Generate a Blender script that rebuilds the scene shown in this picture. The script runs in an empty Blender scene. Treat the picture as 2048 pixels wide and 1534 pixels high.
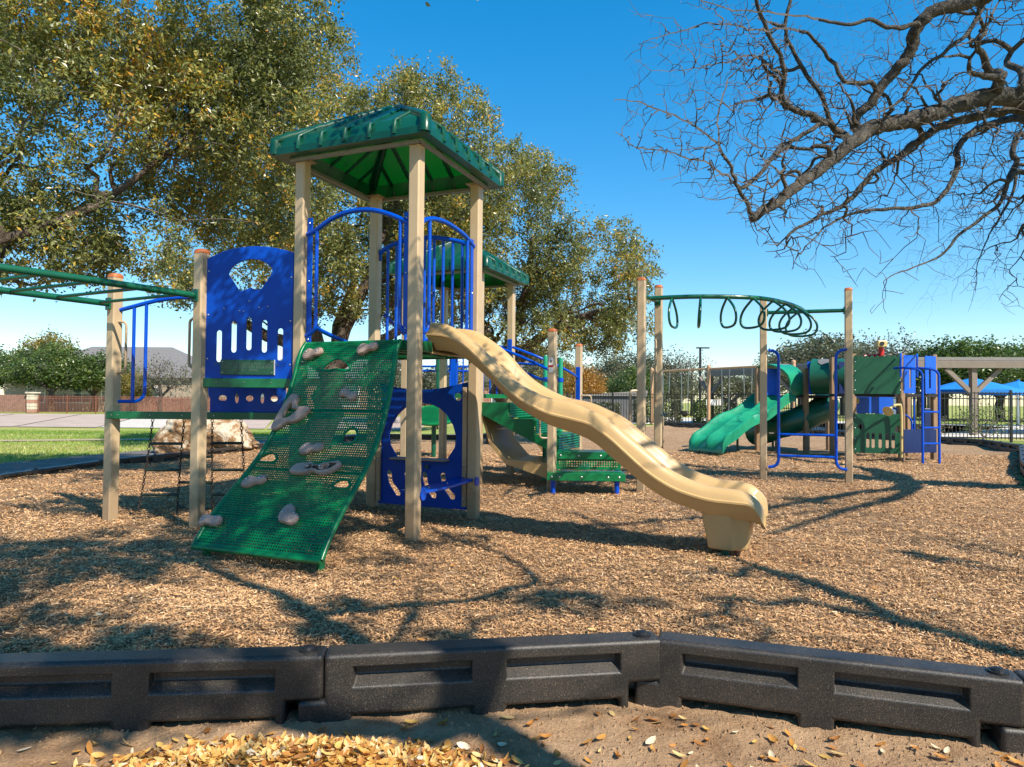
import bpy, bmesh, math, random
import numpy as np
from mathutils import Vector, Matrix, Quaternion

# ------------------------------------------------------------------ camera, sky, sun, exposure
scn = bpy.context.scene
col = scn.collection
CAM_H = 1.2
PITCH, ROLL = 0.0237, 0.0086
cam_d = bpy.data.cameras.new("camera"); cam_d.sensor_width = 36.0; cam_d.lens = 36.0 * 1361.4 / 2048
cam_d.clip_start = 0.05; cam_d.clip_end = 1500
cam = bpy.data.objects.new("camera", cam_d); col.objects.link(cam)
_fw = Vector((0, math.cos(PITCH), math.sin(PITCH))); _up = Vector((0, -math.sin(PITCH), math.cos(PITCH))); _rt = Vector((1, 0, 0))
_r2 = _rt * math.cos(ROLL) + _up * math.sin(ROLL); _u2 = -_rt * math.sin(ROLL) + _up * math.cos(ROLL)
_m = Matrix((_r2, _u2, -_fw)).transposed().to_4x4(); _m.translation = (0, 0, CAM_H)
cam.matrix_world = _m
scn.camera = cam

SUN_AZ = math.radians(136.2); SUN_EL = math.radians(44.5)
SUNV = Vector((math.sin(SUN_AZ) * math.cos(SUN_EL), math.cos(SUN_AZ) * math.cos(SUN_EL), math.sin(SUN_EL)))
world = bpy.data.worlds.new("World"); scn.world = world; world.use_nodes = True
wn = world.node_tree.nodes; wl = world.node_tree.links; wn.clear()
sky = wn.new('ShaderNodeTexSky'); sky.sky_type = 'NISHITA'; sky.sun_disc = False
sky.sun_elevation = SUN_EL; sky.sun_rotation = SUN_AZ
sky.air_density = 1.0; sky.dust_density = 0.15; sky.ozone_density = 3.0; sky.altitude = 100
hsv = wn.new('ShaderNodeHueSaturation'); hsv.inputs['Saturation'].default_value = 1.70; hsv.inputs['Value'].default_value = 1.15; hsv.inputs['Hue'].default_value = 0.497
bgn = wn.new('ShaderNodeBackground'); bgn.inputs['Strength'].default_value = 0.15
wo = wn.new('ShaderNodeOutputWorld')
gam = wn.new('ShaderNodeGamma'); gam.inputs[1].default_value = 0.72
wl.new(sky.outputs[0], gam.inputs[0]); wl.new(gam.outputs[0], hsv.inputs['Color']); wl.new(hsv.outputs[0], bgn.inputs['Color']); wl.new(bgn.outputs[0], wo.inputs[0])
sun_d = bpy.data.lights.new("sun", 'SUN'); sun_d.energy = 4.3; sun_d.angle = math.radians(0.53); sun_d.color = (1.0, 0.91, 0.78)
sun = bpy.data.objects.new("sun", sun_d); col.objects.link(sun); sun.location = (20, -20, 30)
sun.rotation_euler = SUNV.to_track_quat('Z', 'Y').to_euler()
vs = scn.view_settings; vs.view_transform = 'Standard'; vs.look = 'None'; vs.gamma = 1; vs.exposure = 0.93; vs.use_curve_mapping = False

R = random.Random(7)
NR = np.random.default_rng(11)

# ------------------------------------------------------------------ materials
def ramp(nt, fac, stops):
    r = nt.nodes.new('ShaderNodeValToRGB'); e = r.color_ramp.elements
    while len(e) < len(stops): e.new(0.5)
    for i, (p, c) in enumerate(stops): e[i].position = p; e[i].color = (*c, 1)
    nt.links.new(fac, r.inputs[0]); return r.outputs[0]
def new_mat(name):
    m = bpy.data.materials.new(name); m.use_nodes = True
    nt = m.node_tree; b = nt.nodes['Principled BSDF']; return m, nt, b
def noise(nt, scale, detail=4, rough=.6, coord='Object', dist=0, vec=None):
    n = nt.nodes.new('ShaderNodeTexNoise'); n.inputs['Scale'].default_value = scale; n.inputs['Detail'].default_value = detail
    n.inputs['Roughness'].default_value = rough; n.inputs['Distortion'].default_value = dist
    if vec is None:
        t = nt.nodes.new('ShaderNodeTexCoord'); vec = t.outputs[coord]
    nt.links.new(vec, n.inputs['Vector']); return n.outputs[0]
def add_bump(nt, b, h, strength, dist=0.01):
    bp = nt.nodes.new('ShaderNodeBump'); bp.inputs['Strength'].default_value = strength; bp.inputs['Distance'].default_value = dist
    nt.links.new(h, bp.inputs['Height']); nt.links.new(bp.outputs[0], b.inputs['Normal'])
def sc(c, k): return tuple(max(0, min(1, x * k)) for x in c)
def mat(name, c, rough=.5, var=.12, scale=5, bump=0, bscale=60, metal=0, spec=.5, c2=None, wear=None, grime=None):
    m, nt, b = new_mat(name)
    n = noise(nt, scale, 5)
    out = ramp(nt, n, [(.3, sc(c, 1 - var)), (.7, c2 if c2 else sc(c, 1 + var))])
    if wear:
        w = noise(nt, 14, 8, .75)
        f = ramp(nt, w, [(.60, (0, 0, 0)), (.72, (1, 1, 1))])
        mx = nt.nodes.new('ShaderNodeMix'); mx.data_type = 'RGBA'
        mu = nt.nodes.new('ShaderNodeMath'); mu.operation = 'MULTIPLY'; mu.inputs[1].default_value = wear[1]
        nt.links.new(f, mu.inputs[0]); nt.links.new(mu.outputs[0], mx.inputs[0]); nt.links.new(out, mx.inputs[6])
        mx.inputs[7].default_value = (*wear[0], 1); out = mx.outputs[2]
    if grime:   # splashed soil with a ragged upper edge near the foot
        t = nt.nodes.new('ShaderNodeTexCoord'); sp = nt.nodes.new('ShaderNodeSeparateXYZ'); nt.links.new(t.outputs['Object'], sp.inputs[0])
        g1 = noise(nt, 9, 7, .75, vec=t.outputs['Object']); ad = nt.nodes.new('ShaderNodeMath'); ad.operation = 'MULTIPLY_ADD'; ad.inputs[1].default_value = -.75; nt.links.new(g1, ad.inputs[0]); nt.links.new(sp.outputs[2], ad.inputs[2])
        f = ramp(nt, ad.outputs[0], [(.0, (1, 1, 1)), (.10, (0, 0, 0))]); ml = nt.nodes.new('ShaderNodeMath'); ml.operation = 'MULTIPLY'; ml.inputs[1].default_value = .55; nt.links.new(f, ml.inputs[0])
        mx = nt.nodes.new('ShaderNodeMix'); mx.data_type = 'RGBA'; nt.links.new(ml.outputs[0], mx.inputs[0]); nt.links.new(out, mx.inputs[6]); mx.inputs[7].default_value = (*grime, 1); out = mx.outputs[2]
    nt.links.new(out, b.inputs['Base Color'])
    b.inputs['Roughness'].default_value = rough; b.inputs['Metallic'].default_value = metal; b.inputs['Specular IOR Level'].default_value = spec
    if bump: add_bump(nt, b, noise(nt, bscale, 6, .65), bump, .01)
    return m
M = {}
M['post'] = mat('tan_powder_coat', (.47, .35, .21), .42, .10, 3, .05, 90, wear=((.36, .26, .16), .55), grime=(.20, .13, .075))
M['cap'] = mat('copper_cap_plastic', (.42, .12, .03), .45, .25, 8)
M['blue'] = mat('blue_powder_coat', (.0, .062, .46), .30, .15, 4, .03, 120, spec=.3, wear=((.001, .10, .44), .5))
M['bluepanel'] = mat('blue_plastic_panel', (.0, .050, .37), .38, .15, 3, .05, 150, spec=.22, wear=((.01, .10, .42), .75))
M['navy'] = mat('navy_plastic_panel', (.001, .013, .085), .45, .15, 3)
M['fblue'] = mat('far_blue_panel', (.002, .09, .55), .4, .15, 3)  # stronger blue, used on the panels of the far play structure
M['pipe'] = mat('dark_green_pipe', (.003, .085, .045), .26, .18, 6, .03, 100)
M['green'] = mat('green_vinyl_deck', (.001, .14, .042), .30, .25, 7, .10, 140)
M['beam'] = mat('green_beam_coat', (.003, .10, .035), .38, .25, 6, .05, 80)
M['fgreen'] = mat('forest_green_panel', (.004, .075, .033), .45, .12, 3)
M['gslide'] = mat('teal_green_slide_plastic', (.012, .24, .125), .28, .14, 2.5, .02, 30)
M['tube'] = mat('green_tube_plastic', (.008, .10, .055), .36, .14, 2.5)
M['tslide'] = mat('tan_slide_plastic', (.47, .31, .135), .36, .10, 2.2, .04, 25, wear=((.40, .26, .12), .5))
M['hold'] = mat('mauve_stone_hold', (.34, .245, .20), .75, .18, 14, .35, 55)
M['chain'] = mat('weathered_chain', (.045, .032, .025), .6, .4, 40, .2, 200, metal=.6)
M['netrung'] = mat('dark_vinyl_rung', (.006, .022, .014), .5, .3, 12)
M['steel'] = mat('bolt_steel', (.45, .45, .46), .35, .1, 20, metal=.9)
M['alu'] = mat('grey_frame_metal', (.22, .21, .19), .5, .15, 10, metal=.3)
M['brownpost'] = mat('brown_recycled_post', (.26, .16, .085), .6, .2, 6, .2, 50)
M['swing'] = mat('salmon_swing_post', (.48, .28, .16), .5, .12, 4)
M['red'] = mat('red_plastic', (.50, .012, .01), .35, .1, 4)
M['yellow'] = mat('cream_plastic', (.55, .42, .17), .4, .1, 4)
M['lens'] = mat('dark_lens', (.02, .015, .012), .2, .1, 4)
M['blackiron'] = mat('black_iron', (.012, .012, .013), .45, .2, 9)
M['rust'] = mat('rust_red_iron', (.20, .075, .045), .6, .2, 6)
M['stone'] = mat('pale_limestone', (.55, .47, .36), .9, .3, 3, .5, 14)
M['wood'] = mat('brown_plank', (.24, .13, .095), .8, .25, 5, .2, 30)
M['pavil'] = mat('taupe_painted_timber', (.20, .155, .118), .6, .1, 4)
M['pavroof'] = mat('grey_metal_roof', (.22, .20, .18), .5, .1, 3)
M['umb'] = mat('azure_canvas', (.008, .20, .62), .7, .1, 3)
M['white'] = mat('white_paint', (.75, .74, .70), .6, .06, 5)
M['brick'] = mat('pink_brick', (.38, .20, .14), .9, .25, 30, .3, 40)
M['stucco'] = mat('beige_stucco', (.36, .29, .22), .9, .1, 5, .2, 60)
M['shingle'] = mat('grey_shingle', (.16, .15, .145), .9, .25, 12, .4, 30)
M['glass'] = mat('window_glass', (.10, .14, .15), .08, .3, 2, spec=.8)
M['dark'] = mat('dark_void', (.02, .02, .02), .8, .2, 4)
M['greywall'] = mat('grey_block_wall', (.10, .10, .10), .85, .15, 6)
M['concrete'] = mat('channel_concrete', (.40, .31, .25), .9, .14, .6, .15, 18, wear=((.24, .19, .15), .6))
M['paleconc'] = mat('pale_concrete', (.52, .47, .40), .9, .1, 2, .1, 25)
M['asphalt'] = mat('worn_asphalt_path', (.13, .115, .10), .95, .3, 3, .4, 60)
M['footpath'] = mat('dirt_footpath', (.36, .27, .17), .95, .15, 2, .2, 30)
M['pool'] = mat('pool_deck', (.60, .56, .50), .9, .08, 2)
M['sticker'] = mat('white_sticker', (.72, .70, .66), .5, .04, 4)
M['signgreen'] = mat('engraved_green_plate', (.006, .055, .028), .4, .15, 8)
M['signtext'] = mat('engraved_lettering', (.07, .12, .085), .6, .1, 5)
M['sign_edge'] = mat('sign_edge_plastic', (.5, .52, .5), .5, .1, 5)

def roof_mat():
    m, nt, b = new_mat('green_translucent_roof_plastic')
    n = noise(nt, 3, 4)
    c = ramp(nt, n, [(.3, (.002, .050, .030)), (.7, (.005, .085, .050))])
    nt.links.new(c, b.inputs['Base Color']); b.inputs['Roughness'].default_value = .3
    t = nt.nodes.new('ShaderNodeBsdfTranslucent'); t.inputs[0].default_value = (.01, .42, .03, 1)
    mx = nt.nodes.new('ShaderNodeMixShader'); mx.inputs[0].default_value = .10
    o = nt.nodes['Material Output']
    nt.links.new(b.outputs[0], mx.inputs[1]); nt.links.new(t.outputs[0], mx.inputs[2]); nt.links.new(mx.outputs[0], o.inputs[0])
    return m
M['roof'] = roof_mat()

def attr_fac(nt, name='tint'):
    a = nt.nodes.new('ShaderNodeAttribute'); a.attribute_name = name; return a.outputs['Fac']
def leaf_mat(name, stops, trans=.30, tcol=None, rough=.34):
    m, nt, b = new_mat(name)
    c = ramp(nt, attr_fac(nt), stops)
    nt.links.new(c, b.inputs['Base Color']); b.inputs['Roughness'].default_value = rough
    t = nt.nodes.new('ShaderNodeBsdfTranslucent')
    g = nt.nodes.new('ShaderNodeHueSaturation'); g.inputs['Value'].default_value = 1.5; g.inputs['Saturation'].default_value = 1.15
    nt.links.new(c, g.inputs['Color']); nt.links.new(g.outputs[0], t.inputs[0])
    mx = nt.nodes.new('ShaderNodeMixShader'); mx.inputs[0].default_value = trans
    o = nt.nodes['Material Output']
    nt.links.new(b.outputs[0], mx.inputs[1]); nt.links.new(t.outputs[0], mx.inputs[2]); nt.links.new(mx.outputs[0], o.inputs[0])
    return m
M['oakleaf'] = leaf_mat('live_oak_leaf', [(0, (.05, .06, .02)), (.3, (.13, .15, .045)), (.52, (.23, .24, .075)), (.70, (.36, .32, .075)), (.85, (.56, .39, .06)), (1, (.56, .26, .04))])
M['greenleaf'] = leaf_mat('dense_green_leaf', [(0, (.035, .055, .015)), (.5, (.075, .12, .03)), (.85, (.14, .20, .04)), (1, (.26, .26, .06))])
M['greyleaf'] = leaf_mat('grey_green_leaf', [(0, (.05, .055, .035)), (.5, (.10, .11, .06)), (.9, (.17, .17, .08)), (1, (.26, .19, .09))])
M['yellowleaf'] = leaf_mat('yellow_green_leaf', [(0, (.12, .11, .03)), (.5, (.22, .19, .05)), (1, (.38, .25, .05))])
M['orangeleaf'] = leaf_mat('orange_leaf', [(0, (.20, .12, .03)), (.5, (.36, .18, .03)), (1, (.45, .22, .04))])
M['dryleaf'] = leaf_mat('fallen_dry_leaf', [(0, (.26, .10, .025)), (.25, (.50, .22, .045)), (.5, (.60, .38, .10)), (.8, (.66, .48, .22)), (1, (.72, .62, .44))], .15, rough=.6)
M['chip'] = leaf_mat('wood_chip', [(0, (.05, .028, .015)), (.2, (.19, .095, .042)), (.5, (.45, .245, .105)), (.8, (.65, .40, .19)), (1, (.76, .54, .33))], .0, rough=.85)

def bark(name, a, b_, s=9):
    m, nt, b = new_mat(name)
    t = nt.nodes.new('ShaderNodeTexCoord')
    n = noise(nt, s, 8, .7, vec=t.outputs['Object'], dist=.6)
    v = nt.nodes.new('ShaderNodeTexVoronoi'); v.inputs['Scale'].default_value = s * 4; v.feature = 'DISTANCE_TO_EDGE'
    nt.links.new(t.outputs['Object'], v.inputs['Vector'])
    c = ramp(nt, n, [(.32, a), (.68, b_)])
    nt.links.new(c, b.inputs['Base Color']); b.inputs['Roughness'].default_value = .95; b.inputs['Specular IOR Level'].default_value = .15
    ad = nt.nodes.new('ShaderNodeMath'); ad.operation = 'ADD'
    r = nt.nodes.new('ShaderNodeMath'); r.operation = 'MINIMUM'; r.inputs[1].default_value = .25
    nt.links.new(v.outputs[0], r.inputs[0]); nt.links.new(r.outputs[0], ad.inputs[0]); nt.links.new(n, ad.inputs[1])
    add_bump(nt, b, ad.outputs[0], .9, .03)
    return m
M['bark'] = bark('oak_bark', (.045, .033, .024), (.17, .135, .105))
M['barkpale'] = bark('pale_grey_bark', (.03, .026, .022), (.15, .135, .115), 12)
M['darktwig'] = mat('dark_bare_twig', (.085, .072, .062), .9, .4, 6)
M['twig'] = mat('grey_twig', (.15, .125, .10), .9, .4, 6)

def mulch_mat():
    m, nt, b = new_mat('wood_mulch')
    t = nt.nodes.new('ShaderNodeTexCoord')
    big = noise(nt, .7, 6, .6, vec=t.outputs['Object'])
    fine = noise(nt, 38, 8, .75, vec=t.outputs['Object'], dist=1.2)
    v = nt.nodes.new('ShaderNodeTexVoronoi'); v.inputs['Scale'].default_value = 45; nt.links.new(t.outputs['Object'], v.inputs['Vector'])
    sep = nt.nodes.new('ShaderNodeSeparateColor'); nt.links.new(v.outputs['Color'], sep.inputs[0])
    mm = nt.nodes.new('ShaderNodeMath'); mm.operation = 'MULTIPLY_ADD'; mm.inputs[1].default_value = .45
    nt.links.new(sep.outputs[0], mm.inputs[0]); nt.links.new(fine, mm.inputs[2])
    m2 = nt.nodes.new('ShaderNodeMath'); m2.operation = 'MULTIPLY_ADD'; m2.inputs[1].default_value = .35
    nt.links.new(big, m2.inputs[0]); nt.links.new(mm.outputs[0], m2.inputs[2])
    c = ramp(nt, m2.outputs[0], [(.45, (.09, .05, .027)), (.75, (.31, .19, .10)), (1.0, (.52, .34, .20))])
    nt.links.new(c, b.inputs['Base Color']); b.inputs['Roughness'].default_value = .95; b.inputs['Specular IOR Level'].default_value = .1
    add_bump(nt, b, mm.outputs[0], 1.0, .04)
    return m
M['mulch'] = mulch_mat()
def dirt_mat():
    m, nt, b = new_mat('dry_dirt')
    t = nt.nodes.new('ShaderNodeTexCoord')
    a = noise(nt, 2.5, 8, .65, vec=t.outputs['Object'], dist=.4)
    f = noise(nt, 70, 8, .7, vec=t.outputs['Object'])
    mm = nt.nodes.new('ShaderNodeMath'); mm.operation = 'MULTIPLY_ADD'; mm.inputs[1].default_value = .4
    nt.links.new(f, mm.inputs[0]); nt.links.new(a, mm.inputs[2])
    c = ramp(nt, mm.outputs[0], [(.42, (.19, .10, .05)), (.62, (.38, .235, .13)), (.9, (.55, .37, .22))])
    nt.links.new(c, b.inputs['Base Color']); b.inputs['Roughness'].default_value = .95; b.inputs['Specular IOR Level'].default_value = .1
    add_bump(nt, b, mm.outputs[0], 1.0, .05)
    return m
M['dirt'] = dirt_mat()
def lawn_mat():
    m, nt, b = new_mat('mown_lawn')
    t = nt.nodes.new('ShaderNodeTexCoord')
    mp = nt.nodes.new('ShaderNodeMapping'); mp.inputs['Scale'].default_value = (.35, 1, 1); nt.links.new(t.outputs['Object'], mp.inputs[0])
    a = noise(nt, .35, 6, .65, vec=mp.outputs[0]); f = noise(nt, 30, 6, .8, vec=t.outputs['Object'])
    mm = nt.nodes.new('ShaderNodeMath'); mm.operation = 'MULTIPLY_ADD'; mm.inputs[1].default_value = .35
    nt.links.new(f, mm.inputs[0]); nt.links.new(a, mm.inputs[2])
    c = ramp(nt, mm.outputs[0], [(.45, (.16, .25, .04)), (.62, (.24, .31, .06)), (.78, (.40, .35, .14)), (.95, (.46, .36, .20))])
    nt.links.new(c, b.inputs['Base Color']); b.inputs['Roughness'].default_value = .95; b.inputs['Specular IOR Level'].default_value = .1
    add_bump(nt, b, f, .6, .04)
    return m
M['lawn'] = lawn_mat()
def timber_mat():
    m, nt, b = new_mat('speckled_black_plastic')
    t = nt.nodes.new('ShaderNodeTexCoord')
    v = noise(nt, 230, 3, .8, vec=t.outputs['Object']); a = noise(nt, 4, 6, .6, vec=t.outputs['Object'])
    sp = ramp(nt, v, [(.50, (.019, .0185, .018)), (.62, (.065, .055, .045)), (.72, (.24, .19, .14))])
    du = ramp(nt, a, [(.35, (.7, .7, .7)), (.7, (1.5, 1.38, 1.22))])
    mx = nt.nodes.new('ShaderNodeMix'); mx.data_type = 'RGBA'; mx.blend_type = 'MULTIPLY'; mx.inputs[0].default_value = 1
    nt.links.new(sp, mx.inputs[6]); nt.links.new(du, mx.inputs[7]); nt.links.new(mx.outputs[2], b.inputs['Base Color'])
    b.inputs['Roughness'].default_value = .42
    add_bump(nt, b, noise(nt, 260, 4, .7, vec=t.outputs['Object']), .35, .004)
    return m
M['timber'] = timber_mat()
def boulder_mat():
    m, nt, b = new_mat('pitted_limestone')
    t = nt.nodes.new('ShaderNodeTexCoord')
    a = noise(nt, 2.6, 9, .7, vec=t.outputs['Object'], dist=.8); f = noise(nt, 9, 8, .7, vec=t.outputs['Object'])
    c = ramp(nt, a, [(.38, (.045, .027, .016)), (.48, (.32, .18, .08)), (.56, (.56, .47, .35)), (.72, (.66, .60, .50))])
    nt.links.new(c, b.inputs['Base Color']); b.inputs['Roughness'].default_value = .95
    add_bump(nt, b, f, 1, .08); return m
M['boulder'] = boulder_mat()

# ------------------------------------------------------------------ helpers
WLOC = {}
def thing(name, label, cat, loc=(0, 0, 0), group=None, kind=None):
    o = bpy.data.objects.new(name, None); o.empty_display_size = .2; col.objects.link(o); o.location = loc; WLOC[o.name] = Vector(loc)
    tag(o, label, cat, group, kind); return o
def tag(o, label=None, cat=None, group=None, kind=None):
    if label: o['label'] = label
    if cat: o['category'] = cat
    if group: o['group'] = group
    if kind: o['kind'] = kind
    return o
def np_mesh(name, V, Fq, tint=None, smooth=False):
    V = np.asarray(V, np.float32); Fq = np.asarray(Fq, np.int32); k = Fq.shape[1]
    me = bpy.data.meshes.new(name); me.vertices.add(len(V)); me.vertices.foreach_set('co', V.ravel())
    me.loops.add(Fq.size); me.loops.foreach_set('vertex_index', Fq.ravel())
    me.polygons.add(len(Fq)); me.polygons.foreach_set('loop_start', np.arange(0, Fq.size, k, dtype=np.int32))
    me.polygons.foreach_set('use_smooth', np.full(len(Fq), smooth))
    if tint is not None:
        a = me.attributes.new('tint', 'FLOAT', 'POINT'); a.data.foreach_set('value', np.asarray(tint, np.float32))
    me.update(calc_edges=True); me.validate(); return me
def place(name, me, mt, parent=None, rebase=True, base='bottom'):
    """link a mesh whose vertices are in world space; its origin moves to its own base"""
    if mt: me.materials.append(mt)
    o = bpy.data.objects.new(name, me); col.objects.link(o)
    off = Vector((0, 0, 0))
    if rebase and len(me.vertices):
        co = np.empty(len(me.vertices) * 3, np.float32); me.vertices.foreach_get('co', co); co = co.reshape(-1, 3)
        lo, hi = co.min(0), co.max(0); c = (lo + hi) / 2; c[2] = lo[2]
        co -= c; me.vertices.foreach_set('co', co.ravel()); off = Vector([float(x) for x in c]); me.update()
    WLOC[o.name] = off.copy()
    if parent is not None:
        o.parent = parent; off = off - WLOC[parent.name]
    o.location = off
    return o
class MB:
    def __init__(s): s.v = []; s.f = []
    def add(s, V, Fs):
        b = len(s.v); s.v += [tuple(x) for x in V]; s.f += [tuple(i + b for i in q) for q in Fs]; return s
    def hexa(s, P): return s.add(P, [(0, 3, 2, 1), (4, 5, 6, 7), (0, 1, 5, 4), (1, 2, 6, 5), (2, 3, 7, 6), (3, 0, 4, 7)])
    def box(s, c, d, ex=(1, 0, 0), ey=(0, 1, 0), ez=(0, 0, 1)):
        c = Vector(c); ex = Vector(ex) * d[0] / 2; ey = Vector(ey) * d[1] / 2; ez = Vector(ez) * d[2] / 2
        return s.hexa([c - ex - ey - ez, c + ex - ey - ez, c + ex + ey - ez, c - ex + ey - ez, c - ex - ey + ez, c + ex - ey + ez, c + ex + ey + ez, c - ex + ey + ez])
    def bar(s, a, b, w, h, up=(0, 0, 1)):
        a = Vector(a); b = Vector(b); d = (b - a); L = d.length; d.normalize()
        sd = d.cross(Vector(up)).normalized(); u = sd.cross(d).normalized()
        return s.box((a + b) / 2, (L, w, h), d, sd, u)
    def tube(s, pts, r, n=8, closed=False, caps=True, rs=None):
        P = [Vector(p) for p in pts]; k = len(P); ring = []; prev = None
        for i in range(k):
            if closed: t = (P[(i + 1) % k] - P[i - 1])
            else: t = P[min(i + 1, k - 1)] - P[max(i - 1, 0)]
            t.normalize()
            if prev is None:
                x = t.cross(Vector((0, 0, 1)));
                if x.length < .2: x = t.cross(Vector((1, 0, 0)))
                x.normalize()
            else:
                x = prev - t * prev.dot(t); x.normalize()
            prev = x; y = t.cross(x); rr = rs[i] if rs else r
            ring.append([P[i] + (x * math.cos(2 * math.pi * j / n) + y * math.sin(2 * math.pi * j / n)) * rr for j in range(n)])
        V = [q for rg in ring for q in rg]; Fs = []
        m = k if closed else k - 1
        for i in range(m):
            a = i * n; b = ((i + 1) % k) * n
            for j in range(n): Fs.append((a + j, a + (j + 1) % n, b + (j + 1) % n, b + j))
        if caps and not closed: Fs.append(tuple(range(n - 1, -1, -1))); Fs.append(tuple((k - 1) * n + j for j in range(n)))
        return s.add(V, Fs)
    def loft(s, rings, closed=True, caps=True):
        n = len(rings[0]); V = [p for r in rings for p in r]; Fs = []
        for i in range(len(rings) - 1):
            for j in range(n if closed else n - 1):
                Fs.append((i * n + j, i * n + (j + 1) % n, (i + 1) * n + (j + 1) % n, (i + 1) * n + j))
        if caps: Fs.append(tuple(range(n - 1, -1, -1))); Fs.append(tuple((len(rings) - 1) * n + j for j in range(n)))
        return s.add(V, Fs)
    def mesh(s, name, smooth=30):
        me = bpy.data.meshes.new(name); me.from_pydata([tuple(v) for v in s.v], [], s.f); me.update()
        bm = bmesh.new(); bm.from_mesh(me); bmesh.ops.recalc_face_normals(bm, faces=bm.faces); bm.to_mesh(me); bm.free()
        if smooth:
            me.polygons.foreach_set('use_smooth', [True] * len(me.polygons)); me.set_sharp_from_angle(angle=math.radians(smooth))
        return me
    def build(s, name, mt, parent=None, smooth=30, bevel=0):
        o = place(name, s.mesh(name, smooth), mt, parent)
        if bevel:
            b = o.modifiers.new('bevel', 'BEVEL'); b.width = bevel; b.segments = 2; b.limit_method = 'ANGLE'; b.angle_limit = math.radians(35)
        return o
def spline(pts, k=6, closed=False):
    P = [Vector(p) for p in pts]; n = len(P); out = []
    for i in range(n if closed else n - 1):
        if closed: a, b, c, d = P[i - 1], P[i], P[(i + 1) % n], P[(i + 2) % n]
        else: a, b, c, d = P[max(i - 1, 0)], P[i], P[i + 1], P[min(i + 2, n - 1)]
        for j in range(k):
            t = j / k
            out.append(.5 * ((2 * b) + (c - a) * t + (2 * a - 5 * b + 4 * c - d) * t * t + (3 * b - a - 3 * c + d) * t ** 3))
    if not closed: out.append(P[-1])
    return out
def rounded(pts, r, k=5):
    """polyline with its inner corners rounded"""
    P = [Vector(p) for p in pts]; out = [P[0]]
    for i in range(1, len(P) - 1):
        a, b, c = P[i - 1], P[i], P[i + 1]
        d1 = (a - b); d2 = (c - b); q = min(r, d1.length * (.95 if i == 1 else .49), d2.length * (.95 if i == len(P) - 2 else .49))
        p1 = b + d1.normalized() * q; p2 = b + d2.normalized() * q
        for j in range(k + 1):
            t = j / k; out.append(p1 * (1 - t) ** 2 + b * 2 * t * (1 - t) + p2 * t * t)
    out.append(P[-1]); return out
def plate(name, outline, holes, th, o, ex, ey, mt, parent, bev=.004):
    """flat board with cut-outs: outline and holes in (x, y) of the frame o, ex, ey; thickness along ex x ey"""
    cu = bpy.data.curves.new(name, 'CURVE'); cu.dimensions = '2D'; cu.fill_mode = 'BOTH'; cu.extrude = max(th / 2 - bev, .0005); cu.bevel_depth = bev; cu.bevel_resolution = 1; cu.offset = -bev
    for lp in [outline] + holes:
        sp = cu.splines.new('POLY'); sp.points.add(len(lp) - 1); sp.use_cyclic_u = True
        for i, q in enumerate(lp): sp.points[i].co = (q[0], q[1], 0, 1)
    tmp = bpy.data.objects.new(name + '_tmp', cu)
    me = bpy.data.meshes.new_from_object(tmp); bpy.data.objects.remove(tmp); bpy.data.curves.remove(cu)
    ex = Vector(ex).normalized(); ey = Vector(ey).normalized(); ez = ex.cross(ey)
    m4 = Matrix((ex, ey, ez)).transposed().to_4x4(); m4.translation = Vector(o)
    me.transform(m4); me.materials.clear()
    me.polygons.foreach_set('use_smooth', [True] * len(me.polygons)); me.set_sharp_from_angle(angle=math.radians(35))
    return place(name, me, mt, parent)
def ellipse(cx, cy, a, b, n=20, a0=0): return [(cx + a * math.cos(a0 + 2 * math.pi * i / n), cy + b * math.sin(a0 + 2 * math.pi * i / n)) for i in range(n)]
def slot(cx, y0, y1, w, n=7):
    r = w / 2
    return [(cx + r * math.cos(math.pi * i / n), y1 - r + r * math.sin(math.pi * i / n)) for i in range(n + 1)] + [(cx - r * math.cos(math.pi * i / n), y0 + r - r * math.sin(math.pi * i / n)) for i in range(n + 1)]
def rect(x0, y0, x1, y1): return [(x0, y0), (x1, y0), (x1, y1), (x0, y1)]
def sm2(pts, k=5, closed=True): return [(p.x, p.y) for p in spline([(a, b, 0) for a, b in pts], k, closed)]
def copy_tree(o, parent=None, label=None, group=None):
    c = o.copy(); col.objects.link(c)
    if parent is not None: c.parent = parent
    if label: c['label'] = label
    if group: c['group'] = group
    for ch in o.children: copy_tree(ch, c)
    return c
def bolt(p, nrm, parent, r=.011):
    n = Vector(nrm).normalized(); p = Vector(p)
    m = MB(); m.tube([p - n * .003, p + n * .004, p + n * .008], r, 8, rs=[r, r, r * .55]); return m.build('bolt', M['steel'], parent)
def post(name, x, y, h, w, ang, mt, parent, cap=None, z0=-.12):
    """square post with chamfered edges, optional cap"""
    c = .012; a = w / 2; prof = [(a - c, -a), (a, -a + c), (a, a - c), (a - c, a), (-a + c, a), (-a, a - c), (-a, -a + c), (-a + c, -a)]
    ca, sa = math.cos(ang), math.sin(ang)
    rg = lambda z, k=1: [(x + (p * ca - q * sa) * k, y + (p * sa + q * ca) * k, z) for p, q in prof]
    m = MB(); m.loft([rg(z0), rg(h)]); o = m.build(name, mt, parent, 20)
    if cap:
        m = MB(); m.loft([rg(h, 1.04), rg(h + .02, 1.04), rg(h + .035, .9), rg(h + .043, .6)]); m.build('post_cap', cap, o, 40)
    return o
# frame of the front play structure: origin at its nearest post
FO = Vector((-.826, 5.755, 0)); UA = math.radians(157.94)
UX = Vector((math.cos(UA), math.sin(UA), 0)); VX = Vector((UX.y, -UX.x, 0)); S = 1.195; Z3 = Vector((0, 0, 1))
def W(u, v, z=0): return FO + UX * u + VX * v + Vector((0, 0, z))

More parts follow.
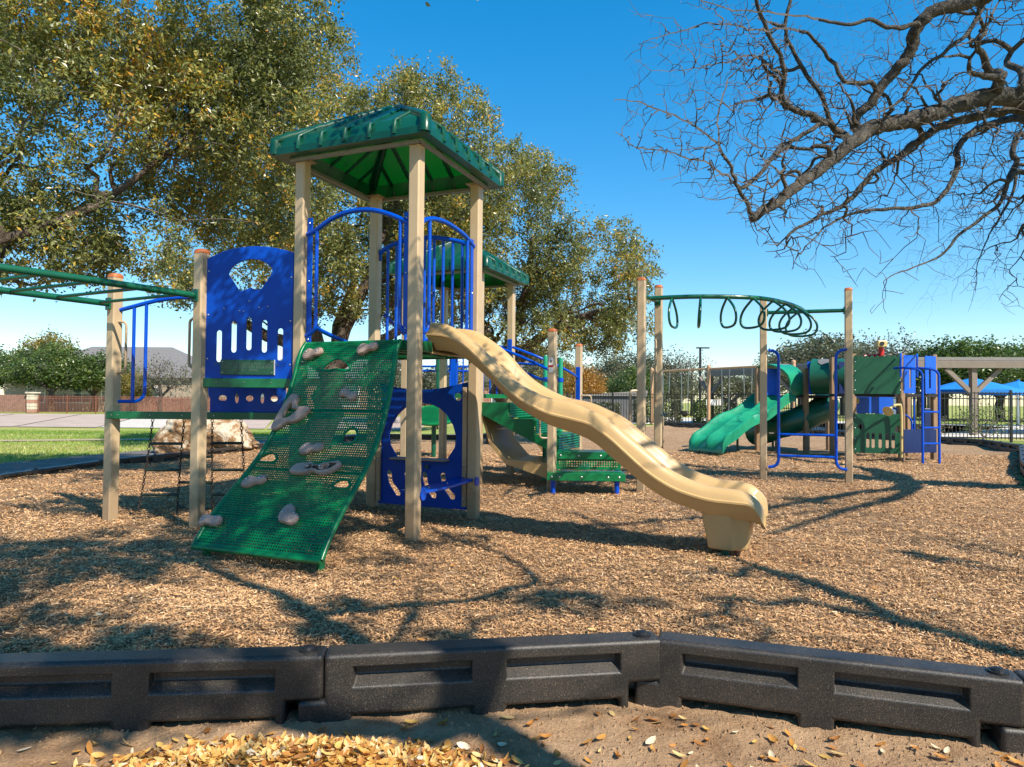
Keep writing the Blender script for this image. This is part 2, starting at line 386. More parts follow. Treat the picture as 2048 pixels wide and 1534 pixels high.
# ------------------------------------------------------------------ ground
def sstep(a, b, x): t = np.clip((x - a) / (b - a), 0, 1); return t * t * (3 - 2 * t)
def terrain(x, y):
    x = np.asarray(x, float); y = np.asarray(y, float)
    g = -.75 * sstep(20, 42, y) + .50 * np.clip((y - 42) / 13, 0, 1)
    return sstep(1, -7, x) * g
BED = [(-6.9, 5.5), (-6.2, 4.0), (-4.4, 2.75), (-3.2, 2.47), (-1.955, 2.46), (-.69, 2.58), (.6, 2.78), (1.78, 2.40), (3.0, 2.25), (4.2, 2.7), (5.2, 4.6), (5.9, 6.6), (6.96, 9.27), (8.85, 11.95), (12.2, 16.3), (12.9, 18.6), (12.3, 20.4), (10.2, 26), (8.1, 30.2), (7.0, 32), (3.5, 29), (.9, 24.5), (-1.3, 20.0), (-4.1, 20.3), (-5.3, 17.6), (-5.9, 14.85), (-6.87, 11.5), (-6.95, 8.5)]
def inside(px, py, poly):
    r = np.zeros(len(px), bool); n = len(poly)
    for i in range(n):
        x0, y0 = poly[i]; x1, y1 = poly[(i + 1) % n]
        c = ((y0 > py) != (y1 > py)) & (px < (x1 - x0) * (py - y0) / (y1 - y0 + 1e-12) + x0); r ^= c
    return r
def vnoise(x, y, s, seed=0):
    """cheap value noise on numpy arrays"""
    x = x * s + seed * 17.3; y = y * s - seed * 9.1
    xi = np.floor(x).astype(np.int64); yi = np.floor(y).astype(np.int64); fx = x - xi; fy = y - yi
    fx = fx * fx * (3 - 2 * fx); fy = fy * fy * (3 - 2 * fy)
    h = lambda a, b: (np.sin(a * 127.1 + b * 311.7 + seed * 74.7) * 43758.5453) % 1.0
    return (h(xi, yi) * (1 - fx) + h(xi + 1, yi) * fx) * (1 - fy) + (h(xi, yi + 1) * (1 - fx) + h(xi + 1, yi + 1) * fx) * fy
def grid_mesh(name, xs, ys, zf, keep=None, smooth=True):
    X, Y = np.meshgrid(xs, ys); n, m = X.shape; Z = zf(X, Y)
    V = np.stack([X, Y, Z], -1).reshape(-1, 3); idx = np.arange(n * m).reshape(n, m)
    Q = np.stack([idx[:-1, :-1], idx[:-1, 1:], idx[1:, 1:], idx[1:, :-1]], -1).reshape(-1, 4)
    if keep is not None:
        c = V[Q].mean(1); Q = Q[keep(c[:, 0], c[:, 1])]
        used = np.unique(Q); mp = np.full(len(V), -1); mp[used] = np.arange(len(used)); V = V[used]; Q = mp[Q]
    return np_mesh(name, V, Q, smooth=smooth)
xs = np.concatenate([np.linspace(-260, -40, 12)[:-1], np.linspace(-40, 30, 71), np.linspace(30, 260, 12)[1:]])
ys = np.concatenate([np.linspace(-40, 0, 9)[:-1], np.linspace(0, 70, 71), np.linspace(70, 420, 16)[1:]])
tag(place('lawn', grid_mesh('lawn', xs, ys, lambda x, y: terrain(x, y) - .03), M['lawn'], rebase=False), kind='structure')
def mulch_z(x, y):
    z = .015 + .075 * (vnoise(x, y, .8, 1) - .5) + .035 * (vnoise(x, y, 2.3, 2) - .5) + .022 * (vnoise(x, y, 7, 3) - .5) + .016 * (vnoise(x, y, 19, 4) - .5)
    for cx, cy, s, a in ((2.15, 5.2, .45, -.055), (2.7, 5.1, .4, .03), (1.5, 4.9, .4, .025), (-1.6, 4.35, .55, -.04), (-1.5, 3.75, .5, .03), (-3.6, 6.2, .7, -.04), (.9, 8.5, .5, -.03), (4.3, 15.2, .6, -.04), (4.4, 10.2, .7, -.04)):
        z = z + a * np.exp(-((x - cx) ** 2 + (y - cy) ** 2) / (s * s))
    return np.maximum(z + .03 * np.exp(-((y - 2.62) / .5) ** 2), -.016)
yy = np.concatenate([np.arange(2.2, 7, .04), np.arange(7, 14, .09), np.arange(14, 33, .3)])
xx = np.concatenate([np.arange(-7.2, -3.6, .12), np.arange(-3.6, 3.6, .04), np.arange(3.6, 13.4, .15)])
tag(place('mulch_bed', grid_mesh('mulch_bed', xx, yy, mulch_z, lambda x, y: inside(x, y, BED)), M['mulch'], rebase=False), kind='structure')
def dirt_z(x, y):
    return .002 + .03 * (vnoise(x, y, 1.5, 5) - .45) + .018 * (vnoise(x, y, 6, 6) - .5) + .012 * (vnoise(x, y, 22, 7) - .5) + .008 * (vnoise(x, y, 60, 8) - .5)
FRONT = [(-9, -6), (9, -6), (9, 3.2), (4.3, 2.72), (3.0, 2.30), (1.78, 2.46), (.6, 2.84), (-.69, 2.64), (-1.955, 2.52), (-3.2, 2.53), (-4.4, 2.8), (-9, 3.6)]
tag(place('dirt_ground', grid_mesh('dirt_ground', np.concatenate([np.arange(-9, -2.6, .25), np.arange(-2.6, 2.6, .016), np.arange(2.6, 9.1, .25)]), np.concatenate([np.arange(-6, 1.9, .25), np.arange(1.9, 3.3, .016)]), dirt_z, lambda x, y: inside(x, y, FRONT)), M['dirt'], rebase=False), kind='structure')
def strip(name, line, w0, w1, mt, z):
    """ribbon following a polyline, offset to its left side between w0 and w1"""
    m = MB(); P = [Vector((a, b, 0)) for a, b in line]; L = []
    for i, p in enumerate(P):
        t = (P[min(i + 1, len(P) - 1)] - P[max(i - 1, 0)]).normalized(); n = Vector((-t.y, t.x, 0)); a = p + n * w0; b = p + n * w1
        L.append([(a.x, a.y, z + float(terrain(a.x, a.y))), (b.x, b.y, z + float(terrain(b.x, b.y)))])
    V = [q for r in L for q in r]; Fs = [(2 * i, 2 * i + 2, 2 * i + 3, 2 * i + 1) for i in range(len(P) - 1)]
    m.add(V, Fs); return tag(m.build(name, mt, None, 0), kind='structure')
strip('asphalt_path', [(-6.6, 4.5), (-6.98, 7), (-6.98, 8.5), (-6.9, 11.5), (-5.92, 14.9), (-5.3, 17.6), (-4.3, 20.2), (-3.3, 24)], .1, 2.4, M['asphalt'], -.012)
strip('concrete_path', [(10.0, 26.5), (12.4, 20.5), (13.05, 18.6), (12.3, 16.2), (9.0, 11.9), (7.1, 9.2), (6.0, 6.4)], .1, 2.2, M['paleconc'], -.012)
strip('footpath', [(-30, 14.5), (-16, 17.4), (-10, 19.6), (-4, 22.5), (2, 26)], -.35, .35, M['footpath'], -.012)
strip('pool_deck', [(45, 24), (13.5, 24), (11.2, 30), (9.6, 34.5), (3, 37.5)], -16, -.2, M['pool'], -.012)
ch = thing('concrete_channel', 'sloping concrete drainage channel lining', None, (-20, 48, -.5), kind='structure'); del ch['label']
for i in range(12):
    x0 = -62 + i * 5.2; m = MB(); k = 5.6
    f = lambda x, y: (x, y, float(terrain(min(x, -8), y)) + .012)
    a = x0 + .05; b = x0 + 5.1
    for j in range(4):
        ya = 42.2 + j * 3.1; yb = ya + 3.1; s0 = -j * .9; s1 = -(j + 1) * .9
        m.add([f(a + s0, ya), f(b + s0, ya), f(b + s1, yb), f(a + s1, yb)], [(0, 1, 2, 3)])
    m.build('slab', M['paleconc'] if i in (3, 7) else M['concrete'], ch, 0)

# ------------------------------------------------------------------ border timbers
def timber_proto():
    X = [-.09, 0, .10, .53, .66, 1.10, 1.135, 1.27]; Zs = [-.08, .03, .09, .132, .207, .255]; d = .06; REC = .014
    def solid(i, k):
        if i < 0 or k < 0 or i >= 7 or k >= 5: return False
        x = (X[i] + X[i + 1]) / 2
        if k >= 2: return x > 0
        if x > 1.135: return False
        if k == 0 and (.10 < x < .53 or .66 < x < 1.10): return False
        return True
    rec = lambda i, k: k == 3 and i in (2, 4)
    bm = bmesh.new()
    def q(*p): bm.faces.new([bm.verts.new(c) for c in p])
    for i in range(7):
        for k in range(5):
            if not solid(i, k): continue
            x0, x1, z0, z1 = X[i], X[i + 1], Zs[k], Zs[k + 1]
            for sgn in (-1, 1):
                y = sgn * (REC if rec(i, k) else d); q((x0, y, z0), (x1, y, z0), (x1, y, z1), (x0, y, z1))
                for di, dk, pa, pb in ((-1, 0, (x0, z0), (x0, z1)), (1, 0, (x1, z0), (x1, z1)), (0, -1, (x0, z0), (x1, z0)), (0, 1, (x0, z1), (x1, z1))):
                    if rec(i, k) and not rec(i + di, k + dk): q((pa[0], y, pa[1]), (pb[0], y, pb[1]), (pb[0], sgn * d, pb[1]), (pa[0], sgn * d, pa[1]))
            for di, dk, pa, pb in ((-1, 0, (x0, z0), (x0, z1)), (1, 0, (x1, z0), (x1, z1)), (0, -1, (x0, z0), (x1, z0)), (0, 1, (x0, z1), (x1, z1))):
                if not solid(i + di, k + dk): q((pa[0], -d, pa[1]), (pb[0], -d, pb[1]), (pb[0], d, pb[1]), (pa[0], d, pa[1]))
    bmesh.ops.remove_doubles(bm, verts=bm.verts, dist=1e-5); bmesh.ops.recalc_face_normals(bm, faces=bm.faces)
    for v in bm.verts:
        if abs(abs(v.co.y) - REC) < 1e-4:
            if abs(v.co.z - .132) < 1e-4: v.co.z = .166
            if abs(v.co.x - .10) < 1e-4: v.co.x += .012
            if abs(v.co.x - 1.10) < 1e-4: v.co.x -= .012
    wl_ = bm.edges.layers.float.new('bevel_weight_edge')
    for e in bm.edges:
        a, b = e.verts; sl = all(abs(abs(v.co.y) - .06) < 1e-4 and .131 < v.co.z < .208 and .09 < v.co.x < 1.11 for v in (a, b))
        ang = e.calc_face_angle(0) if len(e.link_faces) == 2 else 0
        e[wl_] = 0 if ang < .5 else (.35 if sl or any(abs(v.co.y) < .05 for v in (a, b)) else 1.0)
    me = bpy.data.meshes.new('border_timber'); bm.to_mesh(me); bm.free()
    me.materials.append(M['timber']); me.polygons.foreach_set('use_smooth', [True] * len(me.polygons))
    o = bpy.data.objects.new('border_timber', me)
    b = o.modifiers.new('bevel', 'BEVEL'); b.width = .019; b.segments = 4; b.limit_method = 'WEIGHT'; b.harden_normals = True
    m = MB(); m.tube([(1.205, 0, .250), (1.205, 0, .262)], .034, 14); m.tube([(1.205, 0, .262), (1.205, 0, .270), (1.205, 0, .274)], .02, 10, rs=[.022, .020, .008])
    me2 = m.mesh('stake_head'); me2.materials.append(M['steel' if False else 'blackiron'])
    return o, me2
T_O, T_HEAD = timber_proto(); first = True
def timber(a, b, label, group, z=0.0, full=True):
    global first
    a = Vector((*a, 0)); b = Vector((*b, 0)); d = b - a
    o = T_O if first else T_O.copy(); first = False; col.objects.link(o)
    o.location = (a.x, a.y, z); o.rotation_euler = (0, 0, math.atan2(d.y, d.x)); o.scale = (d.length / 1.27, 1, 1)
    tag(o, label, 'border', group)
    h = bpy.data.objects.new('stake_head', T_HEAD); col.objects.link(h); h.parent = o
    return o
FRONT_LINE = [(-1.955, 2.46), (-.69, 2.58), (.6, 2.78), (1.78, 2.40), (2.95, 2.2)]
LBL = ['dark plastic border timber behind the pile of yellow leaves', 'dark plastic border timber in front of the green climbing ramp, between two angled neighbours', 'dark plastic border timber with leaves scattered along its foot, angled towards the dirt', 'dark plastic border timber of which only the end shows beside bare dirt']
for i in range(4): timber(FRONT_LINE[i], FRONT_LINE[i + 1], LBL[i], 'border timbers along the dirt')
def timber_run(pts, label, group, z=-.03):
    out = []
    for (a, b) in zip(pts[:-1], pts[1:]):
        a = Vector(a); b = Vector(b); n = max(1, round((b - a).length / 1.24))
        for k in range(n): timber(tuple(a.lerp(b, k / n)), tuple(a.lerp(b, (k + 1) / n)), label, group, z)
timber_run([(-6.95, 8.5), (-6.87, 11.5), (-5.9, 14.85)], 'dark plastic border timber between the mulch and the asphalt path by the boulder', 'border timbers by the asphalt path', -.125)
timber_run([(-5.9, 14.85), (-5.3, 17.6), (-4.1, 20.3), (-1.3, 20.0), (.9, 24.5)], 'dark plastic border timber edging the mulch before the sunny lawn', 'border timbers before the lawn', -.10)
timber_run([(7.0, 32), (8.1, 30.2), (10.2, 26), (12.3, 20.4)], 'dark plastic border timber under the black pool fence', 'border timbers under the pool fence')
timber_run([(12.3, 20.4), (12.9, 18.6), (12.2, 16.3), (8.95, 11.9), (7.2, 9.25)], 'dark plastic border timber along the pale concrete path', 'border timbers by the concrete path')

# ------------------------------------------------------------------ perforated sheets
def perforated(name, fn, ns, nt, mt, parent, th=.008, hole=.30, nrm=None, skip=None, stretch=(1, 1)):
    """sheet of ns x nt cells, each with a round hole; fn(s,t)->point array, nrm(s,t)->normal array"""
    I, J = np.meshgrid(np.arange(ns), np.arange(nt), indexing='ij'); I = I.ravel(); J = J.ravel()
    offs = (J % 2) * .5
    ang = np.arange(8) * math.pi / 4
    oc = np.array([(1, .5), (1, 1), (.5, 1), (0, 1), (0, .5), (0, 0), (.5, 0), (1, 0)])
    so = I[:, None] + oc[None, :, 0]; to = J[:, None] + oc[None, :, 1]
    shift = (offs * ((I > 0) & (I < ns - 1)))[:, None]
    si = I[:, None] + .5 + hole * stretch[0] * np.cos(ang)[None]; ti = J[:, None] + .5 + hole * stretch[1] * np.sin(ang)[None]
    if skip is not None:
        keep = ~skip((I + .5) / ns, (J + .5) / nt); so, to, si, ti, I, J = so[keep], to[keep], si[keep], ti[keep], I[keep], J[keep]
    edge = (I < 1) | (I >= ns - 1) | (J < 1) | (J >= nt - 1)
    so = so / ns; to = to / nt; si = si / ns; ti = ti / nt
    Po = fn(so, to); Pi = fn(si, ti); No = nrm(so, to); Ni = nrm(si, ti); n = len(I)
    V = np.concatenate([Po, Pi, Po - No * th, Pi - Ni * th], 1).reshape(-1, 3)   # 32 verts a cell
    k = np.arange(8); k2 = (k + 1) % 8
    base = (np.arange(n) * 32)[:, None, None]
    top = np.stack([k, k2, k2 + 8, k + 8], 1)[None] + base; bot = np.stack([k + 16, k + 24, k2 + 24, k2 + 16], 1)[None] + base; wall = np.stack([k + 8, k2 + 8, k2 + 24, k + 24], 1)[None] + base
    Q = np.concatenate([top, bot, wall], 1)
    solid_q = np.array([[5, 7, 1, 3], [21, 19, 17, 23]])
    Qh = Q[~edge].reshape(-1, 4)
    Qs = (solid_q[None] + base[edge]).reshape(-1, 4)
    me = np_mesh(name, V, np.concatenate([Qh, Qs]), smooth=False)
    bm = bmesh.new(); bm.from_mesh(me); bmesh.ops.delete(bm, geom=[v for v in bm.verts if not v.link_faces], context='VERTS'); bm.to_mesh(me); bm.free()
    return place(name, me, mt, parent)
def arr(v): return np.array(v, float)

# ------------------------------------------------------------------ hip roof of moulded plastic
def hip_roof(parent, c, ze, half=.80, rise=.64):
    c = Vector(c)
    P = lambda a, b, z: c + UX * a + VX * b + Vector((0, 0, z))
    def ring(h, z, ch=.03):
        q = min(ch, h * .4); pts = [(-h + q, -h), (h - q, -h), (h, -h + q), (h, h - q), (h - q, h), (-h + q, h), (-h, h - q), (-h, -h + q)]
        return [P(a, b, z) for a, b in pts]
    m = MB()
    hs = [(half - .10, ze), (half, ze), (half, ze + .058), (half * .988, ze + .075)]
    for k in range(1, 9):
        t = k / 8; hs.append((half * (1 - t) * .97 + .06, ze + .105 + (rise - .125) * t))
    hs.append((.02, ze + rise))
    m.loft([ring(h, z) for h, z in hs], caps=False); roof = m.build('roof', M['roof'], parent, 25)
    slope = lambda d: ze + .105 + (rise - .125) * min(1, max(0, (1 - (d - .06) / (half * .97))))
    for sx, sy in ((0, -1), (0, 1), (-1, 0), (1, 0)):
        for t in (-.62, -.31, 0, .31, .62):
            a0 = t * half; top_d = max(abs(a0) + .05, .10); pts = []; rs = []
            n = 7
            for k in range(n + 1):
                d = half * .99 + (top_d - half * .99) * k / n
                for e in (0, 1):
                    dd = d - e * .03
                    pts.append(P(a0, sy * dd, slope(dd) + .004) if sx == 0 else P(sx * dd, a0, slope(dd) + .004)); rs.append(.021 if e == 0 else .016)
            f0 = P(a0, sy * half * 1.0, ze + .02) if sx == 0 else P(sx * half * 1.0, a0, ze + .02)
            mm = MB(); mm.tube([f0] + pts, .03, 7, rs=[.02] + rs); mm.build('rib', M['roof'], roof, 50)
    for sx, sy in ((1, 1), (1, -1), (-1, 1), (-1, -1)):
        pts = []; rs = []
        for k in range(9):
            d = half * .965 + (.05 - half * .965) * k / 8
            for e in (0, 1):
                dd = max(.04, d - e * .04); pts.append(P(sx * dd, sy * dd, slope(dd) - .012)); rs.append(.050 - .002 * k if e == 0 else .043 - .002 * k)
        mm = MB(); mm.tube([P(sx * half * .965, sy * half * .965, ze + .01)] + pts, .05, 8, rs=[.05] + rs); mm.build('hip_ridge', M['roof'], roof, 50)
    hf = half - .13
    for a, b in (((-hf, -hf), (hf, -hf)), ((hf, -hf), (hf, hf)), ((hf, hf), (-hf, hf)), ((-hf, hf), (-hf, -hf))):
        mm = MB(); mm.bar(P(*a, ze - .018), P(*b, ze - .018), .035, .03); mm.build('roof_frame', M['alu'], roof, 0)
    for sx, sy in ((1, 1), (1, -1), (-1, 1), (-1, -1)):
        mm = MB(); q = S / 2; mm.box(P(sx * q, sy * q, ze - .008), (.17, .17, .012), UX, VX); fl = mm.build('post_flange', M['post'], roof, 0)
    return roof

# ------------------------------------------------------------------ front play structure
PS = thing('play_structure', 'play structure with a green roofed tower, studded green climbing ramp and wavy tan slide', 'play structure', (-.826, 5.755, 0))
PW = .105
posts = {}
for nm, (u, v) in {'F': (0, 0), 'L': (S, 0), 'R': (0, S), 'B': (S, S)}.items():
    p = W(u, v); posts[nm] = post('post', p.x, p.y, 3.37, PW, UA, M['post'], PS)
MP = Vector((-2.85, 6.21, 0)); NP = Vector((-3.90, 6.656, 0)); QP = Vector((-2.14, 6.773, 0)); LP = W(S, 0)
post('post', MP.x, MP.y, 2.51, PW, UA, M['post'], PS, M['cap']); post('post', NP.x, NP.y, 2.36, PW, UA, M['post'], PS, M['cap'])
post('post', QP.x, QP.y, 1.36, PW, UA, M['post'], PS)
hip_roof(PS, W(S / 2, S / 2, 0), 3.38)
ZD = 1.70
# deck and its beams
fn = lambda s, t: arr(W(.05, .05, ZD - .012))[None, None] + (s[..., None] * (S - .1)) * arr(UX) + (t[..., None] * (S - .1)) * arr(VX)
perforated('deck', fn, 30, 30, M['green'], PS, .006, .30, lambda s, t: np.broadcast_to(np.array([0., 0, 1]), s.shape + (3,)), stretch=(1.3, .8))
for a, b in (((.05, 0), (S - .05, 0)), ((0, .05), (0, S - .05)), ((S, .05), (S, S - .05)), ((.05, S), (S - .05, S))):
    m = MB(); m.bar(W(*a, ZD - .045), W(*b, ZD - .045), .05, .09); m.build('deck_beam', M['beam'], PS, 0, .006)
for a, b in (((.3, .06), (.3, S - .06)), ((.9, .06), (.9, S - .06)), ((.06, .6), (S - .06, .6))):
    m = MB(); m.bar(W(*a, ZD - .055), W(*b, ZD - .055), .04, .06); m.build('deck_joist', M['beam'], PS, 0)
for u in (.18, .24): bolt(W(u, -.026, ZD - .035), -VX, PS)
# arched rails on the two open sides
def hoop(O, A, x0, x1, arch, zb, inner, rail_mat=M['blue'], plates=()):
    g = lambda x, z: O + A * x + Vector((0, 0, z))
    m = MB(); m.tube(spline([g(x, z) for x, z in arch], 5), .0215, 10); r = m.build('guard_rail', rail_mat, PS, 40)
    xs = [a[0] for a in arch]; zs = [a[1] for a in arch]; o = np.argsort(xs)
    for xi, side in inner:
        zt = float(np.interp(xi, np.array(xs)[o], np.array(zs)[o]))
        m = MB(); e = x0 if side < 0 else x1
        m.tube(rounded([g(xi, zt), g(xi, zb), g(e, zb - .02)], .10, 6), .0165, 8); m.build('upright', rail_mat, r, 40)
    for x, z0, z1 in plates:
        m = MB(); m.box(g(x, (z0 + z1) / 2), (.055, .012, z1 - z0), A, A.cross(Z3), Z3); pl = m.build('bracket_plate', rail_mat, PS, 0, .004)
        nn = A.cross(Z3)
        for zz in (z0 + .05, (z0 + z1) / 2, z1 - .05):
            for sg in (-1, 1): bolt(g(x, zz) + nn * .006 * sg, nn * sg, pl, .009)
hoop(W(0, 0), UX, .05, S - .05, [(1.135, 2.69), (1.05, 2.718), (.889, 2.802), (.729, 2.85), (.57, 2.861), (.414, 2.842), (.261, 2.792), (.161, 2.748), (.06, 2.70)], 1.785, [(1.03, 1), (.155, -1)], plates=[(1.105, 1.68, 2.84), (.09, 1.75, 2.8)])
hoop(W(0, 0), VX, .05, S - .05, [(.06, 2.70), (.162, 2.763), (.33, 2.812), (.579, 2.833), (.881, 2.809), (1.03, 2.775), (1.14, 2.735)], 1.79, [(.235, -1), (1.0, 1)], plates=[(1.105, 1.72, 2.80), (.09, 1.72, 2.8)])
# barrier of uprights on the rear side
g = lambda u, z: W(u, S, z)
m = MB(); m.tube(spline([g(u, z) for u, z in [(1.15, 2.76), (1.025, 2.826), (.913, 2.858), (.801, 2.879), (.62, 2.886), (.48, 2.878), (.26, 2.833), (.126, 2.79), (.05, 2.74)]], 5), .023, 10); bar_ = m.build('barrier_rail', M['blue'], PS, 40)
for u in (1.037, .929, .812, .70, .59, .478, .372, .261, .152):
    zt = float(np.interp(u, [.05, .126, .26, .48, .62, .801, .913, 1.025, 1.15], [2.74, 2.79, 2.833, 2.878, 2.886, 2.879, 2.858, 2.826, 2.76]))
    m = MB(); m.tube([g(u, zt), g(u, ZD - .02)], .0155, 8); m.build('upright', M['blue'], bar_, 40)
m = MB(); m.box(g(1.135, 2.74), (.03, .014, .12), UX, VX); m.build('bracket_plate', M['blue'], bar_, 0)
# slack handrails leading from the tower to the rear
for pts in ([(1.16, .15, 1.86), (1.15, .4, 1.80), (1.18, .8, 1.745), (1.195, 1.12, 1.75)], [(1.1, 1.25, 2.1), (1.15, 1.8, 1.93), (1.2, 2.5, 1.95), (1.16, 3.6, 2.2)]):
    m = MB(); m.tube(spline([W(*p) for p in pts], 8), .021, 9); m.build('handrail', M['blue'], PS, 40)
# play panel under the deck: big round opening, small holes, footprints, shelf
half_c = [(.594, 1.156), (.70, 1.145), (.80, 1.105), (.885, 1.035), (.955, .93), (.992, .81), (.975, .71), (.93, .645), (.893, .59)]
op = [(1.188 - x, z) for x, z in reversed(half_c[1:])] + half_c
def bent(p0, p1, p2, w):
    c = spline([(p0[0], p0[1], 0), (p1[0], p1[1], 0), (p2[0], p2[1], 0)], 5); L, Rr = [], []
    for i, p in enumerate(c):
        t = (c[min(i + 1, len(c) - 1)] - c[max(i - 1, 0)]).normalized(); n = Vector((-t.y, t.x, 0)) * w / 2 * (1 - .25 * math.sin(math.pi * i / (len(c) - 1)))
        L.append(p + n); Rr.append(p - n)
    e0 = (c[0] - c[1]).normalized() * w * .42; e1 = (c[-1] - c[-2]).normalized() * w * .42
    lp = L + [c[-1] + e1] + Rr[::-1] + [c[0] + e0]
    return [(p.x, p.y) for p in spline(lp, 2, True)]
feet = [bent((x + .06, .42), (x + .035, .31), (x - .055, .205), .068) for x in (.925, .71, .50, .285)]
outl = [(1.115, .09), (1.115, 1.375), (.956, 1.33), (.80, 1.308), (.594, 1.298), (.388, 1.311), (.186, 1.35), (.075, 1.375), (.075, .085)]
outl = outl[:1] + [(1.115, 1.375)] + sm2([(1.115, 1.375), (.956, 1.33), (.80, 1.308), (.594, 1.298), (.388, 1.311), (.186, 1.35), (.075, 1.375)], 4, False)[1:] + [(.075, .085)]
cp = plate('play_panel', outl, [op, ellipse(1.009, 1.226, .042, .042), ellipse(.185, 1.224, .042, .042)] + feet, .022, W(0, S), UX, Z3, M['bluepanel'], PS)
for u in (1.10, .09):
    m = MB(); m.box(W(u, S - .03, .72), (.045, .028, 1.2), UX, VX); st = m.build('mounting_strip', M['post'], PS, 0, .004)
    for z in (.2, .55, .9, 1.22): bolt(W(u, S - .046, z), -VX, st, .012)
m = MB(); m.box(W(.594, S - .05, .578), (.66, .13, .02), UX, VX); m.build('counter', M['hold'], PS, 0, .008)
m = MB(); m.tube([W(.52, S - .02, .50), W(.52, S - .035, .50)], .02, 10); m.build('knob', M['signgreen'], cp, 40)
# plank seat across the slide side
m = MB(); L0 = []
for k in range(9):
    v = .04 + (S - .08) * k / 8; z = .385 - .015 * math.sin(math.pi * k / 8); L0.append([W(-.02, v, z), W(.16, v, z + .01), W(.16, v, z + .035), W(.07, v, z + .028), W(-.02, v, z + .025)])
m.loft(L0); seat = m.build('plank_seat', M['blue'], PS, 30, .005)
for v in (.06, S - .06):
    m = MB(); m.tube([W(-.058, v, .385), W(-.07, v, .385)], .045, 14); m.build('seat_bracket', M['blue'], seat, 30)
for v in (.4, .75): bolt(W(.07, v, .405), Z3, seat, .01)
# ------------------------------------------------------------------ climbing ramp
prof = [(-.06, 1.70), (-.135, 1.60), (-.215, 1.37), (-.355, 1.07), (-.53, .805), (-.74, .60), (-.94, .435), (-1.11, .28), (-1.22, .15), (-1.245, .115)]
pc = np.array([(p.x, p.y) for p in spline([(a, b, 0) for a, b in prof], 10)])
al = np.concatenate([[0], np.cumsum(np.hypot(*np.diff(pc, axis=0).T))]); RL = al[-1]
def ramp_vz(t): a = np.asarray(t) * RL; return np.interp(a, al, pc[:, 0]), np.interp(a, al, pc[:, 1])
def ramp_u(s, t): return (.11 - .13 * t) * (1 - s) + (1.09 + .03 * t) * s
U_, V_, Z_ = arr(UX), arr(VX), np.array([0., 0, 1])
def ramp_pt(s, t):
    v, z = ramp_vz(t); u = ramp_u(s, t); return arr(FO) + u[..., None] * U_ + v[..., None] * V_ + z[..., None] * Z_
def ramp_n(s, t):
    v0, z0 = ramp_vz(np.clip(t - .01, 0, 1)); v1, z1 = ramp_vz(np.clip(t + .01, 0, 1)); dv = v1 - v0; dz = z1 - z0; L = np.hypot(dv, dz)
    return (dz / L)[..., None] * V_ + (-dv / L)[..., None] * Z_
def tn(v, z):
    d = (pc[:, 0] - v) ** 2 + (pc[:, 1] - z) ** 2; return al[d.argmin()] / RL
def s_of(u, t): return (u - (.11 - .13 * t)) / ((1.09 + .03 * t) - (.11 - .13 * t))
KH = []
for (u, v, z, w, h) in ((.663, -.186, 1.471, .15, .05), (.992, -.64, .689, .085, .05), (.315, -.485, .868, .07, .075), (.15, -.80, .54, .07, .05)):
    t = tn(v, z); KH.append((float(s_of(u, t)), t, w, h))
def khole(s, t):
    r = np.zeros(s.shape, bool)
    for a, b, w, h in KH: r |= (((s - a) / (w / 1.05)) ** 2 + ((t - b + .012 * np.cos((s - a) * 18)) / (h / RL)) ** 2) < .8
    return r
ramp_o = perforated('climbing_ramp', ramp_pt, 50, 92, M['green'], PS, .007, .345, ramp_n, khole, (1.15, 1.0))
for s in (0., 1.):
    tt = np.linspace(0, 1, 50); pts = ramp_pt(np.full(50, s), tt) - ramp_n(np.full(50, s), tt) * .012
    m = MB(); m.tube([Vector(p) for p in pts], .02, 9); m.build('ramp_edge', M['green'], ramp_o, 50)
ss = np.linspace(0, 1, 12)
m = MB(); m.tube([Vector(p) for p in ramp_pt(ss, np.ones(12)) + np.array([0, 0, -.012])], .02, 9); m.build('ramp_edge', M['green'], ramp_o, 50)
for t in (.33, .62, .86):
    pts = ramp_pt(ss, np.full(12, t)) - ramp_n(ss, np.full(12, t)) * .02; m = MB(); m.tube([Vector(p) for p in pts], .014, 6); m.build('ramp_stiffener', M['beam'], ramp_o, 40)
for (a, b, w, h) in KH:
    th = np.linspace(0, 2 * math.pi, 25)[:-1]; s_ = a + w / 1.05 * np.cos(th); t_ = b + h / RL * np.sin(th) - .012 * np.cos((s_ - a) * 18)
    m = MB(); m.tube([Vector(p) for p in ramp_pt(s_, t_) - ramp_n(s_, t_) * .004], .011, 6, closed=True); m.build('hand_hole_rim', M['green'], ramp_o, 60)
for u, v in ((1.09, -1.14), (.06, -1.14)):
    m = MB(); m.tube([W(u, v, -.1), W(u, v, .05), W(u, v, .12), W(u, v, .20)], .028, 10, rs=[.03, .03, .036, .045]); m.build('ramp_leg', M['beam'], ramp_o, 40)
kid = [(-.095, -.015), (-.075, .03), (-.035, .05), (.01, .03), (.05, .045), (.09, .04), (.1, .0), (.065, -.03), (.02, -.03), (-.03, -.055), (-.08, -.05)]
peanut = [(-.1, 0), (-.085, .05), (-.04, .065), (0, .04), (.05, .03), (.095, .02), (.1, -.03), (.06, -.06), (.01, -.045), (-.045, -.03), (-.085, -.04)]
heart = [(-.06, -.06), (-.085, 0), (-.075, .07), (-.03, .095), (.01, .075), (.035, .03), (.085, .005), (.095, -.05), (.06, -.085), (0, -.075)]
big = [(-.165, -.185), (-.16, -.05), (-.105, .155), (-.05, .185), (.0, .155), (.012, .065), (.06, .055), (.16, .055), (.175, .01), (.10, -.09), (-.02, -.125), (-.10, -.19)]
bigh = [(-.075, .04), (-.045, .085), (-.02, .03), (.045, .015), (-.02, -.06), (-.085, -.06)]
